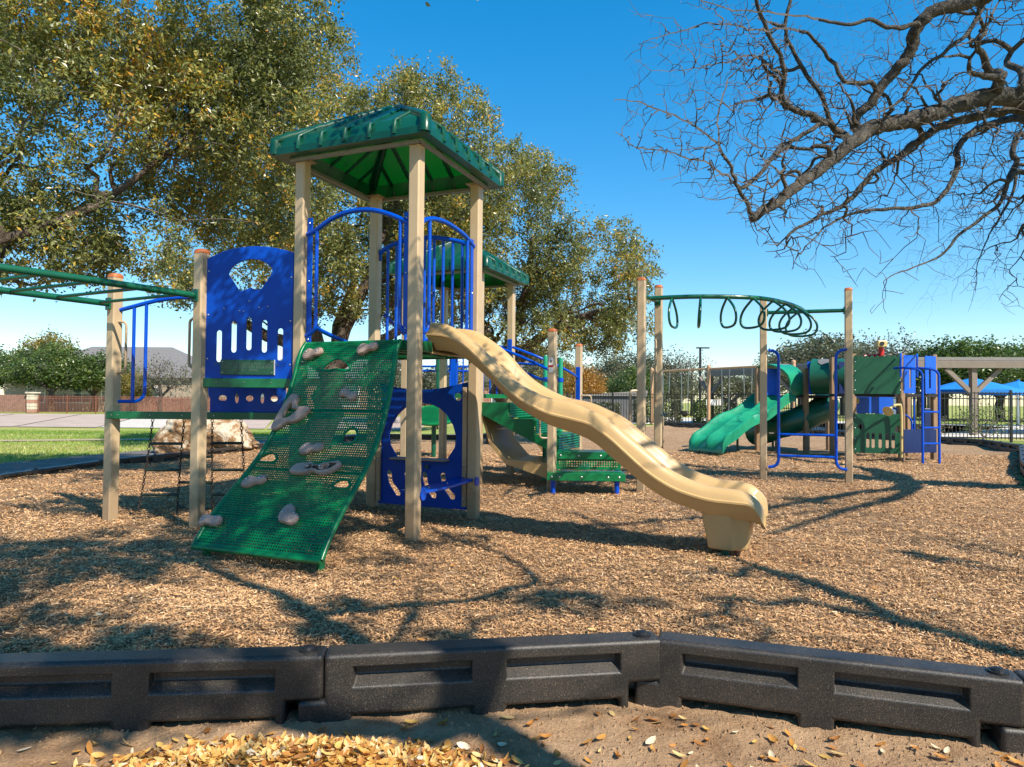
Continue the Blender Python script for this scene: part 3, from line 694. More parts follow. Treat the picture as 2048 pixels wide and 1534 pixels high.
longh = [(-.215, -.03), (-.185, .04), (-.12, .055), (-.06, .05), (.02, .03), (.10, .055), (.19, .07), (.22, .03), (.16, -.04), (.07, -.06), (0, -.035), (-.06, -.05), (-.14, -.055)]
HOLDS = [(.927, -.147, 1.594, kid, [], 1.0, .1), (.375, -.136, 1.623, kid, [], 1.0, .15), (.45, -.278, 1.235, peanut, [], .85, -.1), (.952, -.353, 1.075, big, [bigh], .92, -.02), (.608, -.544, .786, kid, [], 1.05, .05), (.456, -.691, .638, longh, [ellipse(-.05, .0, .022, .032), ellipse(.09, .005, .026, .018)], 1.0, .08), (.936, -.82, .522, kid, [], 1.05, .18), (.40, -1.036, .323, heart, [], .95, 0), (1.06, -1.09, .235, peanut, [], .95, .25)]
for u, v, z, sh, hl, k, rot in HOLDS:
    t = tn(v, z); s_ = np.array([float(s_of(u, t))]); p = Vector(ramp_pt(s_, np.array([t]))[0]); n = Vector(ramp_n(s_, np.array([t]))[0])
    ex = -UX; ey = n.cross(ex).normalized()
    ca, sa = math.cos(rot), math.sin(rot); e1 = ex * ca + ey * sa; e2 = -ex * sa + ey * ca
    o = plate('climbing_hold', [(x * k, y * k) for x, y in sm2(sh, 4)], [[(x * k, y * k) for x, y in sm2(h, 3)] for h in hl], .052, p + n * .022, e1, e2, M['hold'], ramp_o, .02)
    for a in (-.055, .055):
        if sh is not big: bolt(p + n * .047 + e1 * a * k + e2 * .008, n, o, .009)
# ------------------------------------------------------------------ wave slide
fl = [(0.025, 1.769), (-.172, 1.748), (-.347, 1.665), (-.519, 1.523), (-.688, 1.353), (-.852, 1.218), (-1.092, 1.101), (-1.323, 1.047), (-1.473, 1.006), (-1.62, .91), (-1.764, .788), (-1.905, .668), (-2.043, .578), (-2.179, .517), (-2.377, .468), (-2.569, .456), (-2.669, .446), (-2.731, .385), (-2.755, .318)]
rd = [(.05, 1.885), (-.139, 1.858), (-.317, 1.765), (-.491, 1.635), (-.662, 1.462), (-.828, 1.338), (-1.07, 1.228), (-1.29, 1.183), (-1.455, 1.120), (-1.61, 1.045), (-1.755, .93), (-1.90, .815), (-2.045, .700), (-2.19, .622), (-2.38, .562), (-2.58, .543), (-2.685, .505), (-2.765, .415), (-2.778, .300)]
bt = [(.024, 1.641), (-.18, 1.615), (-.347, 1.535), (-.519, 1.40), (-.688, 1.245), (-.852, 1.115), (-1.092, .995), (-1.323, .925), (-1.473, .862), (-1.62, .748), (-1.764, .634), (-1.905, .528), (-2.043, .448), (-2.179, .398), (-2.377, .345), (-2.569, .325), (-2.66, .32), (-2.715, .30), (-2.74, .292)]
bd = [(u, z - .135) for u, z in rd[:-3]] + [(-2.62, .42), (-2.69, .36), (-2.72, .295)]
sp2 = lambda L: [(p.x, p.y) for p in spline([(a, b, 0) for a, b in L], 4)]
fl, rd, bt, bd = map(sp2, (fl, rd, bt, bd)); rings = []
for (fu, fz), (ru, rz), (bu, bz), (du, dz) in zip(fl, rd, bt, bd):
    P = lambda o, u, z: W(u, .60 + o, z)
    near = [(-.27, bu, bz), (-.325, (bu + fu) / 2, bz * .5 + fz * .5), (-.347, fu, fz - .014), (-.378, fu, fz - .008), (-.378, fu, fz + .006), (-.352, fu, fz + .012), (-.343, fu * .6 + ru * .4, fz * .55 + rz * .45), (-.325, ru, rz - .022), (-.298, ru, rz - .003), (-.275, ru, rz), (-.248, ru, rz - .012), (-.225, du * .4 + ru * .6, rz - .045), (-.205, du * .7 + ru * .3, dz + .045), (-.175, du, dz + .012), (-.12, du, dz), (0, du, dz - .004)]
    far = [(-o, u, z) for o, u, z in reversed(near[:-1])]
    under = [(.24, bu, bz + .002), (.15, bu * .5 + du * .5, max(bz, dz - .03) - .0), (-.15, bu * .5 + du * .5, max(bz, dz - .03) - .0), (-.24, bu, bz + .002)]
    rings.append([P(*q) for q in near + far] + [P(*q) for q in under])
m = MB(); m.loft(rings); slide = m.build('wave_slide', M['tslide'], PS, 42)
# moulded foot of the slide with its ribs, and the green leg
def foot(z, k): return [(-2.315 - .045 * k, .35 + .02 * k), (-2.40, .335 + .02 * k), (-2.44 - .01 * k, .318 + .02 * k), (-2.53 - .01 * k, .318 + .02 * k), (-2.56, .345 + .02 * k), (-2.68 + .035 * k, .36 + .02 * k), (-2.70 + .045 * k, .60), (-2.68 + .035 * k, .84 - .02 * k), (-2.40, .86 - .02 * k), (-2.315 - .045 * k, .85 - .02 * k), (-2.30 - .045 * k, .60)]
m = MB(); m.loft([[W(u, v, z) for u, v in foot(z, k)] for z, k in ((.43, -.15), (.36, 0), (.25, .4), (.15, .85), (.095, 1.0), (.08, 1.25))]); m.build('slide_foot', M['tslide'], slide, 40, .012)
m = MB(); m.tube([W(-2.49, .60, -.1), W(-2.49, .60, .10)], .04, 10); m.bar(W(-2.49, .37, .06), W(-2.49, .83, .06), .05, .03); m.build('slide_leg', M['pipe'], slide, 40)
# entry lip under the slide at the deck
m = MB(); m.bar(W(-.01, .26, 1.66), W(-.01, .94, 1.66), .03, .12); m.build('slide_entry_plate', M['tslide'], slide, 0, .005)

# ------------------------------------------------------------------ left wing: panel, beams, chain net, overhead ladder
LMd = (MP - LP).normalized()
face = [(.668, 2.327), (.637, 2.387), (.568, 2.436), (.477, 2.464), (.38, 2.454), (.303, 2.411), (.265, 2.368), (.28, 2.319), (.375, 2.184), (.472, 2.197), (.557, 2.169)]
fo = sm2(face[:8], 3, False) + [(.36, 2.20), (.385, 2.184), (.472, 2.199), (.545, 2.170), (.572, 2.182)]
slots_ = [slot(.744, 1.52, 1.812, .05), slot(.609, 1.607, 1.897, .05), slot(.472, 1.63, 1.93, .05), slot(.33, 1.609, 1.908, .05), slot(.184, 1.535, 1.834, .05)]
po = [(.07, 1.365)] + [(.87, 1.365)] + sm2([(.87, 2.46), (.797, 2.50), (.661, 2.553), (.446, 2.584), (.248, 2.57), (.07, 2.53)], 4, False)
wp = plate('wing_panel', po, [fo] + slots_, .02, LP, LMd, Z3, M['bluepanel'], PS)
nLM = Vector((LMd.y, -LMd.x, 0)); nLM = nLM if nLM.y < 0 else -nLM
for x, z in ((.845, 2.35), (.845, 1.95), (.845, 1.55), (.09, 2.30), (.09, 1.9), (.09, 1.5)): bolt(LP + LMd * x + Z3 * z + nLM * .01, nLM, wp, .009)
for x, z in ((.47, 2.08), (.30, 2.03), (.38, 2.02), (.56, 1.99), (.70, 2.01), (.52, 1.985)): bolt(LP + LMd * x + Z3 * z + nLM * .01, nLM, wp, .007)
m = MB(); m.box(LP + LMd * .476 + Z3 * 1.474 + nLM * .016, (.49, .014, .138), LMd, nLM); sg = m.build('sign_plate', M['signgreen'], wp, 0, .003); tag(sg, 'green engraved safety sign on the blue panel')
m = MB(); m.box(LP + LMd * .228 + Z3 * 1.474 + nLM * .016, (.006, .0155, .138), LMd, nLM); m.build('sign_edge', M['sign_edge'], sg, 0)
for x in (.25, .70):
    for z in (1.425, 1.523): bolt(LP + LMd * x + Z3 * z + nLM * .022, nLM, sg, .007)
def text_part(txt, size, o, ex, ey, mt, parent, name='lettering', ext=.0006):
    cu = bpy.data.curves.new(name, 'FONT'); cu.body = txt; cu.size = size; cu.align_x = 'CENTER'; cu.align_y = 'CENTER'; cu.extrude = ext; cu.space_line = .82
    tmp = bpy.data.objects.new('t', cu); me = bpy.data.meshes.new_from_object(tmp); bpy.data.objects.remove(tmp); bpy.data.curves.remove(cu)
    ex = Vector(ex).normalized(); ey = Vector(ey).normalized(); m4 = Matrix((ex, ey, ex.cross(ey))).transposed().to_4x4(); m4.translation = Vector(o); me.transform(m4); me.materials.clear()
    return place(name, me, mt, parent)
text_part('STRUCTURE DESIGNED FOR AGES 5-12\nADULT SUPERVISION REQUIRED\nAT ALL TIMES', .034, LP + LMd * .48 + Z3 * 1.475 + nLM * .0236, -LMd, Z3, M['signtext'], sg)
m = MB(); m.bar(LP + LMd * .05 + Z3 * 1.33, LP + LMd * .96 + Z3 * 1.33 + nLM * .0, .06, .085); bm_ = m.build('wing_beam', M['beam'], PS, 0, .005)
for x in (.25, .5, .75): bolt(LP + LMd * x + Z3 * 1.335 + nLM * .03, nLM, bm_, .006)
NQ = (QP - NP).normalized(); nNQ = Vector((NQ.y, -NQ.x, 0)); LQ = (QP - NP).length
m = MB(); m.bar(NP - NQ * .01 + Z3 * 1.018 + nNQ * .075, QP + NQ * .05 + Z3 * 1.018 + nNQ * .075, .05, .072); b2 = m.build('wing_beam', M['beam'], PS, 0, .005)
for x in (.04, .10, .4, .7, 1.0): bolt(NP + NQ * x + Z3 * 1.02 + nNQ * .1, nNQ, b2, .007)
m = MB(); m.add([NP + Z3 * 1.04, QP + Z3 * 1.04, W(S, .5, 1.04), W(1.5, 1.1, 1.04), NP + Vector((.6, .9, 1.04)), NP + Z3 * 1.0, QP + Z3 * 1.0, W(S, .5, 1.0), W(1.5, 1.1, 1.0), NP + Vector((.6, .9, 1.0))], [(0, 1, 2, 3, 4), (9, 8, 7, 6, 5)] + [(i, (i + 1) % 5, (i + 1) % 5 + 5, i + 5) for i in range(5)]); m.build('low_deck', M['green'], PS, 0)
d2 = (NP - QP).normalized()
plate('oval_panel', rect(.10, 1.05, .83, 1.31), [ellipse(.71, 1.19, .04, .03), ellipse(.574, 1.19, .018, .05), ellipse(.45, 1.19, .036, .03), ellipse(.328, 1.19, .018, .05), ellipse(.213, 1.19, .035, .03)], .018, QP + nNQ * .02, d2, Z3, M['bluepanel'], PS)
# blue loop rail
g = lambda x, z: NP + NQ * x + Z3 * z
m = MB(); m.tube(spline([g(.05, 2.045), g(.175, 2.082), g(.297, 2.118), g(.43, 2.152), g(.6, 2.178), g(.80, 2.182), g(1.02, 2.16)], 5), .0205, 10); lr = m.build('loop_rail', M['blue'], PS, 40)
m = MB(); m.tube(rounded([g(.30, 2.11), g(.30, 1.15), g(.05, 1.15)], .12, 7), .0165, 8); m.build('upright', M['blue'], lr, 40)
m = MB(); m.tube([g(.185, 2.08), g(.185, 1.15)], .0165, 8); m.build('upright', M['blue'], lr, 40)
m = MB(); m.tube(rounded([g(.92, 2.17), g(.92, 1.15), g(1.15, 1.15)], .12, 7), .0165, 8); m.build('upright', M['blue'], lr, 40)
def handle(p, q, out, parent, r=.0125):
    p = Vector(p); q = Vector(q); out = Vector(out); m = MB(); m.tube(rounded([p, p + out, q + out, q], .05, 5), r, 8); return m.build('grab_handle', M['post'], parent, 40)
handle((-3.86, 6.64, 1.93), (-3.86, 6.64, 1.43), (.085, 0, 0), PS); handle((-2.90, 6.24, 1.92), (-2.90, 6.24, 1.47), (-.075, .02, 0), PS)
# chain net
def chain(pts, parent):
    P = spline([Vector(p) for p in pts], 12); d = [0]
    for a, b in zip(P[:-1], P[1:]): d.append(d[-1] + (b - a).length)
    n = int(d[-1] / .034); m = MB()
    for k in range(n):
        s_ = (k + .5) * d[-1] / n; i = max(j for j in range(len(d)) if d[j] <= s_); i = min(i, len(P) - 2)
        c = P[i].lerp(P[i + 1], (s_ - d[i]) / max(1e-6, d[i + 1] - d[i])); t = (P[i + 1] - P[i]).normalized()
        sd = (NQ if k % 2 == 0 else nNQ); L = .023; w = .0115
        loop = [c + t * (L * math.sin(a) * (.72 if abs(math.cos(a)) > .5 else 1)) + sd * (w * math.cos(a)) for a in [j * math.pi / 4 for j in range(8)]]
        m.tube(loop, .0042, 4, closed=True)
    return m.build('chain', M['chain'], parent, 60)
cn = nNQ * .075
CH = [[(.417, .985), (.39, .74), (.36, .49), (.30, .10)], [(.712, .985), (.692, .70), (.678, .45), (.66, .08)], [(.976, .985), (.98, .70), (.986, .40), (.99, .08)], [(1.25, .985), (1.27, .72), (1.285, .50), (1.30, .08)]]
for c in CH: chain([NP + NQ * x + Z3 * z + cn for x, z in c], PS)
def cx_at(i, z): c = CH[i]; return float(np.interp(z, [q[1] for q in c][::-1], [q[0] for q in c][::-1]))
for i, zz in ((0, (.745, .49, .25)), (1, (.62, .37, .13)), (2, (.752, .492, .25))):
    for z in zz:
        m = MB(); m.tube([NP + NQ * cx_at(i, z) + Z3 * z + cn, NP + NQ * cx_at(i + 1, z) + Z3 * z + cn], .014, 8); m.build('net_rung', M['netrung'], PS, 40)
# overhead ladder
OD = Vector((-.6, -.8, 0))
OL = []
for P0, L_, zz in ((MP, 3.3, 2.12), (NP, 3.3, 2.10)):
    q = [P0 + OD * (.03 + k * L_ / 10) + Z3 * (zz + .02 * math.sin(math.pi * k / 10)) for k in range(11)]; OL.append(q)
    m = MB(); m.tube(spline(q, 3), .030, 12); lad = m.build('overhead_rail', M['pipe'], PS, 40)
    m = MB(); m.box(P0 + OD * .062 + Z3 * zz, (.10, .018, .12), Vector((.8, -.6, 0)), OD, Z3); m.build('rail_bracket', M['pipe'], lad, 0, .006)
for k in range(9):
    f = .12 + k * .36; i = f / .33; a = OL[0][int(i)].lerp(OL[0][min(int(i) + 1, 10)], i % 1); b = OL[1][int(i)].lerp(OL[1][min(int(i) + 1, 10)], i % 1)
    m = MB(); m.tube([a, b], .0155, 8); m.build('overhead_rung', M['pipe'], PS, 40)
for P0 in (MP, NP):
    p = P0 + OD * 3.35; post('post', p.x, p.y, 2.4, PW, UA, M['post'], PS, M['cap'])

# ------------------------------------------------------------------ rear play structure (second roofed tower, stairs, slide)
F2 = Vector((-.469, 9.62, 0)); c0 = F2 - FO; U0 = c0.dot(UX); V0 = c0.dot(VX)
X2 = lambda u, v, z=0: W(U0 + u, V0 + v, z)
RS = thing('play_structure', 'play structure behind the slide: lower green roof, green stairs, round green step', 'play structure', tuple(F2))
for u, v in ((0, 0), (S, 0), (0, S), (S, S)):
    p = X2(u, v); post('post', p.x, p.y, 3.02, PW, UA, M['post'], RS)
hip_roof(RS, X2(S / 2, S / 2), 3.03, .80, .62)
ZR = 1.28
m = MB(); m.box(X2(S / 2, S / 2, ZR - .03), (S - .02, S - .02, .06), UX, VX); m.build('deck', M['green'], RS, 0)
for a, b in (((0, 0), (S, 0)), ((S, 0), (S, S)), ((0, S), (S, S))):
    m = MB(); m.tube([X2(*a, ZR + .75), X2(*b, ZR + .75)], .02, 8); rl = m.build('barrier_rail', M['blue'], RS, 40)
    for k in (range(1, 10) if a == (0, S) else ()):
        q = X2(a[0] + (b[0] - a[0]) * k / 10, a[1] + (b[1] - a[1]) * k / 10); mm = MB(); mm.tube([q + Z3 * ZR, q + Z3 * (ZR + .75)], .013, 6); mm.build('upright', M['blue'], rl, 40)
# stairs: treads drop towards the bench, side plate faces the front
st = None
steps = [(.0, 1.16, .40), (-.40, .937, .38), (-.775, .73, .36)]
outl = [(.0, 1.16)]; x = 0.
prof_s = [(U0 + .0, 1.16)]
side = [(1.10, 1.16), (.68, 1.16), (.66, .94), (.29, .937), (.27, .73), (-.05, .727), (-.05, .53), (.10, .53), (1.10, 1.0)]
oS = W(0, 3.72)
sp_ = plate('stair_side', [(u, z) for u, z in side], [], .02, oS, UX, Z3, M['green'], RS)
plate('stair_side', [(u, z) for u, z in side], [], .02, W(0, 4.75), UX, Z3, M['green'], RS)
for (u0, u1, z) in ((1.10, .68, 1.16), (.66, .29, .937), (.27, -.05, .727)):
    m = MB(); m.box(W((u0 + u1) / 2, 4.235, z - .02), (abs(u0 - u1), 1.03, .03), UX, VX); m.build('stair_tread', M['green'], RS, 0)
for u, z0, z1 in ((.67, .94, 1.14), (.28, .73, .92), (-.04, .50, .71)):
    rs_ = None
    for k in range(6):
        z = z0 + (z1 - z0) * (k + .5) / 6; m = MB(); m.tube([W(u - .012, 3.74, z), W(u - .012, 4.74, z)], .017, 6); m.build('riser_rib', M['green'], RS, 50)
# two-step bench
E1 = Vector((.999, -.04, 0)); E2 = Vector((.04, .999, 0)); BO = Vector((.52, 8.78, 0))
B = lambda x, y, z: BO + E1 * x + E2 * y + Z3 * z
m = MB(); m.box(B(.44, .17, .255), (1.0, .38, .02), E1, E2); bt_ = m.build('bench_step', M['green'], RS, 0, .006)
m = MB(); m.box(B(.44, -.02, .215), (1.0, .016, .095), E1, E2); m.build('step_skirt', M['green'], bt_, 0, .004)
m = MB(); m.box(B(.935, .17, .215), (.016, .38, .095), E1, E2); m.build('step_skirt', M['green'], bt_, 0, .004)
for x in (.0, .10, .38, .72, .86): bolt(B(x, -.028, .215), -E2, bt_, .014)
fnb = lambda s, t: (arr(B(.06, .30, .28))[None, None] + (s[..., None] * .86) * arr(E1) + (t[..., None] * .15) * Z_)
perforated('bench_riser', fnb, 26, 5, M['green'], RS, .01, .30, lambda s, t: np.broadcast_to(-arr(E2), s.shape + (3,)))
m = MB(); m.box(B(.49, .50, .505), (.96, .44, .02), E1, E2); b3 = m.build('bench_step', M['green'], RS, 0, .006)
m = MB(); m.box(B(.49, .285, .465), (.96, .016, .09), E1, E2); m.build('step_skirt', M['green'], b3, 0, .004)
for x in (.12, .36, .65): bolt(B(x, .276, .465), -E2, b3, .014)
for x, y in ((.02, .08), (.84, .05), (.05, .6), (.9, .6)):
    m = MB(); m.tube([B(x, y, -.1), B(x, y, .25)], .032, 10); m.build('bench_leg', M['blue'], RS, 40)
p1 = post('post', .53, 8.98, 2.10, PW, UA, M['post'], RS, M['cap']); post('post', 1.115, 11.37, 2.10, PW, UA, M['post'], RS, M['cap'])
# warning sticker on that post
a = Vector((.53, 8.98, 0)) - VX * (PW / 2 + .002)
m = MB(); m.box(a + Z3 * 1.66, (.062, .002, .20), UX, VX); sk = m.build('warning_sticker', M['sticker'], p1, 0)
m = MB(); m.box(a - VX * .002 + Z3 * 1.645, (.062, .002, .025), UX, VX); m.build('red_band', M['red'], sk, 0)
m = MB(); m.tube([a - VX * .0012 + Z3 * 1.71, a - VX * .0026 + Z3 * 1.71], .02, 12); m.build('pictogram', M['alu'], sk, 40)
# stair handrails
for pts in ([(1.0, 3.72, 2.0), (.5, 3.72, 1.80), (.1, 3.72, 1.62), (-.05, 3.5, 1.55)], [(1.05, 4.8, 2.02), (.6, 4.9, 1.84), (.3, 5.3, 1.66), (.30, 5.85, 1.57)], [(1.1, 3.74, 1.93), (.6, 3.74, 1.66), (.25, 3.72, 1.50), (-.05, 3.5, 1.44)]):
    m = MB(); m.tube(spline([W(*p) for p in pts], 6), .02, 9); m.build('handrail', M['blue'], RS, 40)
for (u, v, z0, z1) in ((1.12, 4.86, 1.55, 2.15), (1.12, 3.66, 1.3, 2.15), (.29, 5.82, 1.0, 1.75)):
    m = MB(); m.box(W(u, v, (z0 + z1) / 2), (.075, .02, z1 - z0), UX, VX); m.build('bracket_plate', M['blue'], RS, 0, .006)
# green poles with blue clamps
for x, y, h in ((.50, 10.2, 1.85), (.74, 10.4, 1.83)):
    m = MB(); m.tube([(x, y, -.1), (x, y, h), (x, y, h + .02)], .036, 12, rs=[.036, .036, .028]); gp = m.build('green_pole', M['gslide'], RS, 40)
    m = MB(); m.tube([(x, y, 1.48), (x, y, 1.54)], .047, 12); m.build('clamp', M['blue'], gp, 40)
m = MB(); m.tube([(.50, 10.2, 1.72), (.1, 10.5, 1.76), (-.3, 10.6, 1.76)], .018, 8); m.build('handrail', M['blue'], RS, 40)
handle((1.16, 11.33, 1.28), (1.16, 11.33, .8), (.16, 0, .0), RS); handle((.47, 8.96, .98), (.47, 8.96, .70), (-.10, -.03, 0), RS)
# round sloping step on a pole, and its neighbours
PD = Vector((-1.62, 14.2, 0))
m = MB(); tl = Vector((.0, -.40, 1)).normalized(); ex = Vector((1, 0, 0)); ey = tl.cross(ex)
dsk = [PD + Z3 * .86 + ex * (.52 * math.cos(a)) + ey * (.46 * math.sin(a)) for a in [k * math.pi / 14 for k in range(28)]]
m.tube(dsk, .04, 8, closed=True); m.add([p for p in dsk], [tuple(range(28))]); ds = m.build('round_step', M['green'], RS, 40)
for k in range(-6, 7):
    w = .46 * math.sqrt(max(0, 1 - (k / 7) ** 2)); mm = MB(); mm.tube([PD + Z3 * .875 + ey * (.062 * k) - ex * w * 1.1, PD + Z3 * .875 + ey * (.062 * k) + ex * w * 1.1], .014, 5); mm.build('step_rib', M['green'], ds, 50)
m = MB(); m.tube([PD - Z3 * .1, PD + Z3 * .84], .05, 10); m.build('step_pole', M['pipe'], RS, 40)
m = MB(); m.tube([(-1.35, 12.4, 1.15), (-1.35, 12.4, 1.95)], .045, 10); m.tube([(-1.35, 12.4, 1.3), (-1.35, 12.4, 1.36)], .06, 10); m.tube([(-1.35, 12.4, 1.72), (-1.35, 12.4, 1.78)], .06, 10); m.build('green_pole', M['pipe'], RS, 40)
m = MB(); m.box((-1.05, 12.3, 1.6), (.14, .03, .75)); m.build('bracket_plate', M['blue'], RS, 0, .01)
for z in (1.72, 1.80):
    m = MB(); m.tube([(-1.9, 12.6, z), (-.2, 12.5, z)], .02, 8); m.build('handrail', M['blue'], RS, 40)
m = MB(); m.tube(rounded([(-.55, 12.4, 1.7), (-.65, 12.4, 1.62), (-.66, 12.4, 1.42)], .05), .02, 8); m.build('handrail', M['blue'], RS, 40)
# short tan slide, its back seen under the stairs
rg = []
for k in range(15):
    t = k / 14; u = 1.15 - 1.0 * t; z = .98 - 1.02 * t + .22 * math.sin(t * math.pi) * -1 + .26 * t * t + .07
    z = 1.02 * (1 - t) ** 1.5 + .09
    rg.append([W(u, 5.0, z + .16), W(u, 5.0, z), W(u, 5.04, z - .03), W(u, 5.3, z - .06), W(u, 5.56, z - .03), W(u, 5.6, z), W(u, 5.6, z + .16), W(u, 5.57, z + .17), W(u, 5.55, z + .02), W(u, 5.3, z - .02), W(u, 5.05, z + .02), W(u, 5.03, z + .17)])
m = MB(); m.loft(rg); s2 = m.build('tan_slide', M['tslide'], RS, 50)
m = MB(); m.loft([[W(.75, 4.95, .30), W(-.05, 4.95, .16), W(-.05, 5.65, .16), W(.75, 5.65, .30)], [W(.6, 4.98, .06), W(.0, 4.98, .04), W(.0, 5.62, .04), W(.6, 5.62, .06)]]); m.build('slide_foot', M['tslide'], s2, 40, .02)
m = MB(); m.loft([[W(1.1, 3.80, 1.0 - .0), W(1.1, 4.7, 1.0), W(1.1, 4.7, .92), W(1.1, 3.80, .92)], [W(.95, 3.80, .60), W(.95, 4.7, .60), W(.98, 4.7, .55), W(.98, 3.8, .55)], [W(.72, 3.8, .36), W(.72, 4.7, .36), W(.74, 4.7, .30), W(.74, 3.8, .30)], [W(.1, 3.8, .34), W(.1, 4.7, .34), W(.1, 4.7, .12), W(.1, 3.8, .12)]]); m.build('tan_slide', M['tslide'], RS, 50)
m = MB(); m.box((-.75, 12.0, 1.36), (.5, .4, .3)); m.build('tan_hood', M['post'], RS, 40, .1)

# ------------------------------------------------------------------ ring bridge
RB = thing('ring_bridge', 'overhead ring bridge: curved green beam with hanging green rings on tan posts', 'ring bridge', (3.4, 9.8, 0))
for x, y, h, cm in ((1.697, 8.934, 2.78, 'lens'), (2.07, 9.62, 2.80, 'cap'), (3.946, 10.68, 2.79, 'cap'), (5.10, 10.31, 2.90, 'cap')):
    post('post', x, y, h, PW, UA, M['post'], RB, M['cap'])
for a, b, z in (((1.697, 8.934), (2.07, 9.62), 2.60), ((3.946, 10.68), (5.10, 10.31), 2.60)):
    m = MB(); m.tube([(*a, z), (*b, z)], .030, 10); cb = m.build('cross_bar', M['pipe'], RB, 40)
    for q in (a, b): m = MB(); d = (Vector((*b, 0)) - Vector((*a, 0))).normalized(); q3 = Vector((*q, z)) + d * (.06 if q == a else -.06); m.box(q3, (.02, .09, .11), d, d.cross(Z3)); m.build('rail_bracket', M['pipe'], cb, 0, .005)
bp = spline([(1.89, 9.27, 2.60), (2.2, 9.18, 2.605), (2.53, 9.14, 2.61), (3.1, 9.16, 2.61), (3.5, 9.32, 2.61), (3.93, 9.70, 2.605), (4.28, 10.12, 2.60), (4.52, 10.50, 2.60)], 8)
m = MB(); m.tube(bp, .031, 12); m.build('ring_beam', M['pipe'], RB, 40)
dd = [0.]
for a, b in zip(bp[:-1], bp[1:]): dd.append(dd[-1] + (b - a).length)
for k in range(8):
    s_ = dd[-1] * (.09 + .118 * k); i = max(j for j in range(len(dd)) if dd[j] <= s_); c = bp[i]; t = (bp[min(i + 1, len(bp) - 1)] - bp[i - 1]).normalized()
    sd = t.cross(Z3).normalized(); tw = -.25 if k == 0 else (-.20 if k == 1 else .12); sd = (sd * math.cos(tw) + t * math.sin(tw)).normalized(); lean = t * (.02 if k % 2 else -.02)
    lp = [(.0, 0), (.06, -.035), (.165, -.13), (.215, -.23), (.205, -.32), (.14, -.375), (0, -.39), (-.14, -.375), (-.205, -.32), (-.215, -.23), (-.165, -.13), (-.06, -.035)]
    pts = spline([c + sd * x + Z3 * (z - .02) + lean * (z * 3) for x, z in lp], 3, True)
    m = MB(); m.tube(pts, .0165, 8, closed=True); m.build('hanging_ring', M['pipe'], RB, 50)
A = Vector((3.946, 10.68, 0)); Bv = Vector((5.10, 10.31, 0)); d = (Bv - A).normalized(); Lb = (Bv - A).length
Gd = lambda x, z: A + d * x - Vector((0, .06, 0)) + Z3 * z
for x0, x1 in ((.05, .20), (Lb - .05, Lb - .20)):
    m = MB(); m.tube(rounded([Gd(x0, 2.0), Gd(x1, 2.0), Gd(x1, .19), Gd(x0, .19)], .16, 8), .023, 9); m.build('ladder_rail', M['blue'], RB, 40)
for z in (.70, .37): m = MB(); m.tube([Gd(.20, z), Gd(Lb - .20, z)], .019, 8); m.build('ladder_rung', M['blue'], RB, 40)
handle((1.65, 8.90, 1.33), (1.65, 8.90, .82), (-.11, -.03, 0), RB, .017); handle((2.0, 9.56, 2.05), (2.0, 9.56, 1.2), (.0, -.10, 0), RB); handle((2.10, 9.55, 1.0), (2.10, 9.55, .55), (-.0, -.10, 0), RB)

# ------------------------------------------------------------------ far play structure
FP = thing('play_structure', 'brown-posted play structure with green panels, blue ladder, tube and twin green slide', 'play structure', (8.0, 14.5, 0))
FD = [(7.11, 14.20), (7.98, 13.95), (8.83, 14.25), (7.25, 15.4), (8.95, 15.4), (6.95, 16.1), (6.75, 17.3), (8.0, 17.2), (5.95, 16.5)]
for i, (x, y) in enumerate(FD):
    post('post', x, y, 2.22 if i < 5 else 2.0, .105, .15, M['brownpost'], FP)
def fpanel(name, a, b, z0, z1, mt, holes=(), top=None, th=.02, off=-.03):
    a = Vector((*a, 0)); b = Vector((*b, 0)); d = (b - a); L = d.length; d.normalize(); n = Vector((d.y, -d.x, 0)); n = n if n.y < 0 else -n
    o = [(0, z0), (L, z0)] + (top(L) if top else [(L, z1), (0, z1)])
    return plate(name, o, [[(x, z) for x, z in h] for h in holes], th, a + n * .05, d, Z3, mt, FP), a + n * .06, d, n
scal = lambda L: [(L - .0, 2.12)] + [(L - L * (k + q / 4) / 9, 2.13 + .05 * math.sin(math.pi * q / 4) * (1 if k % 8 else 1.3)) for k in range(9) for q in range(4)] + [(0, 2.12)]
for nm, a, b, z0, z1, mt, hl, tp in (
    ('green_panel', FD[0], FD[1], 1.38, 2.13, 'fgreen', [], scal),
    ('green_panel', FD[0], FD[1], .16, .97, 'fgreen', [ellipse(.13, .70, .06, .05), ellipse(.82, .66, .055, .07)] + [slot(x, .27, .58, .06) for x in (.27, .37, .50, .63, .74)], None)):
    o, aa, dd_, n = fpanel(nm, a, b, z0, z1, M[mt], hl, tp)
    for k in range(4):
        for x in (.03, .87): bolt(aa + dd_ * x + Z3 * (z0 + .08 + k * (z1 - z0 - .16) / 3), n, o, .012)
a_, b_ = Vector((*FD[1], 0)), Vector((*FD[2], 0)); Lb2 = (b_ - a_).length
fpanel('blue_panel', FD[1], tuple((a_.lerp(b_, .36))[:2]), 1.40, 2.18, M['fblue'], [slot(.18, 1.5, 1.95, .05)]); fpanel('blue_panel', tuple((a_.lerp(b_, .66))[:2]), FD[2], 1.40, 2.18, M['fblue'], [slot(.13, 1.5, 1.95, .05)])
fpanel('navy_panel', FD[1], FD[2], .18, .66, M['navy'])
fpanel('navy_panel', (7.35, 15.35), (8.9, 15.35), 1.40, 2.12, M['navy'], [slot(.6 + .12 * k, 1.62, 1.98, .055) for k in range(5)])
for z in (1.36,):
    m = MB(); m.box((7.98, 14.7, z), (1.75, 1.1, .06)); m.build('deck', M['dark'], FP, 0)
    m = MB(); m.box((7.15, 16.6, z - .02), (.9, 1.0, .06)); m.build('deck', M['dark'], FP, 0)
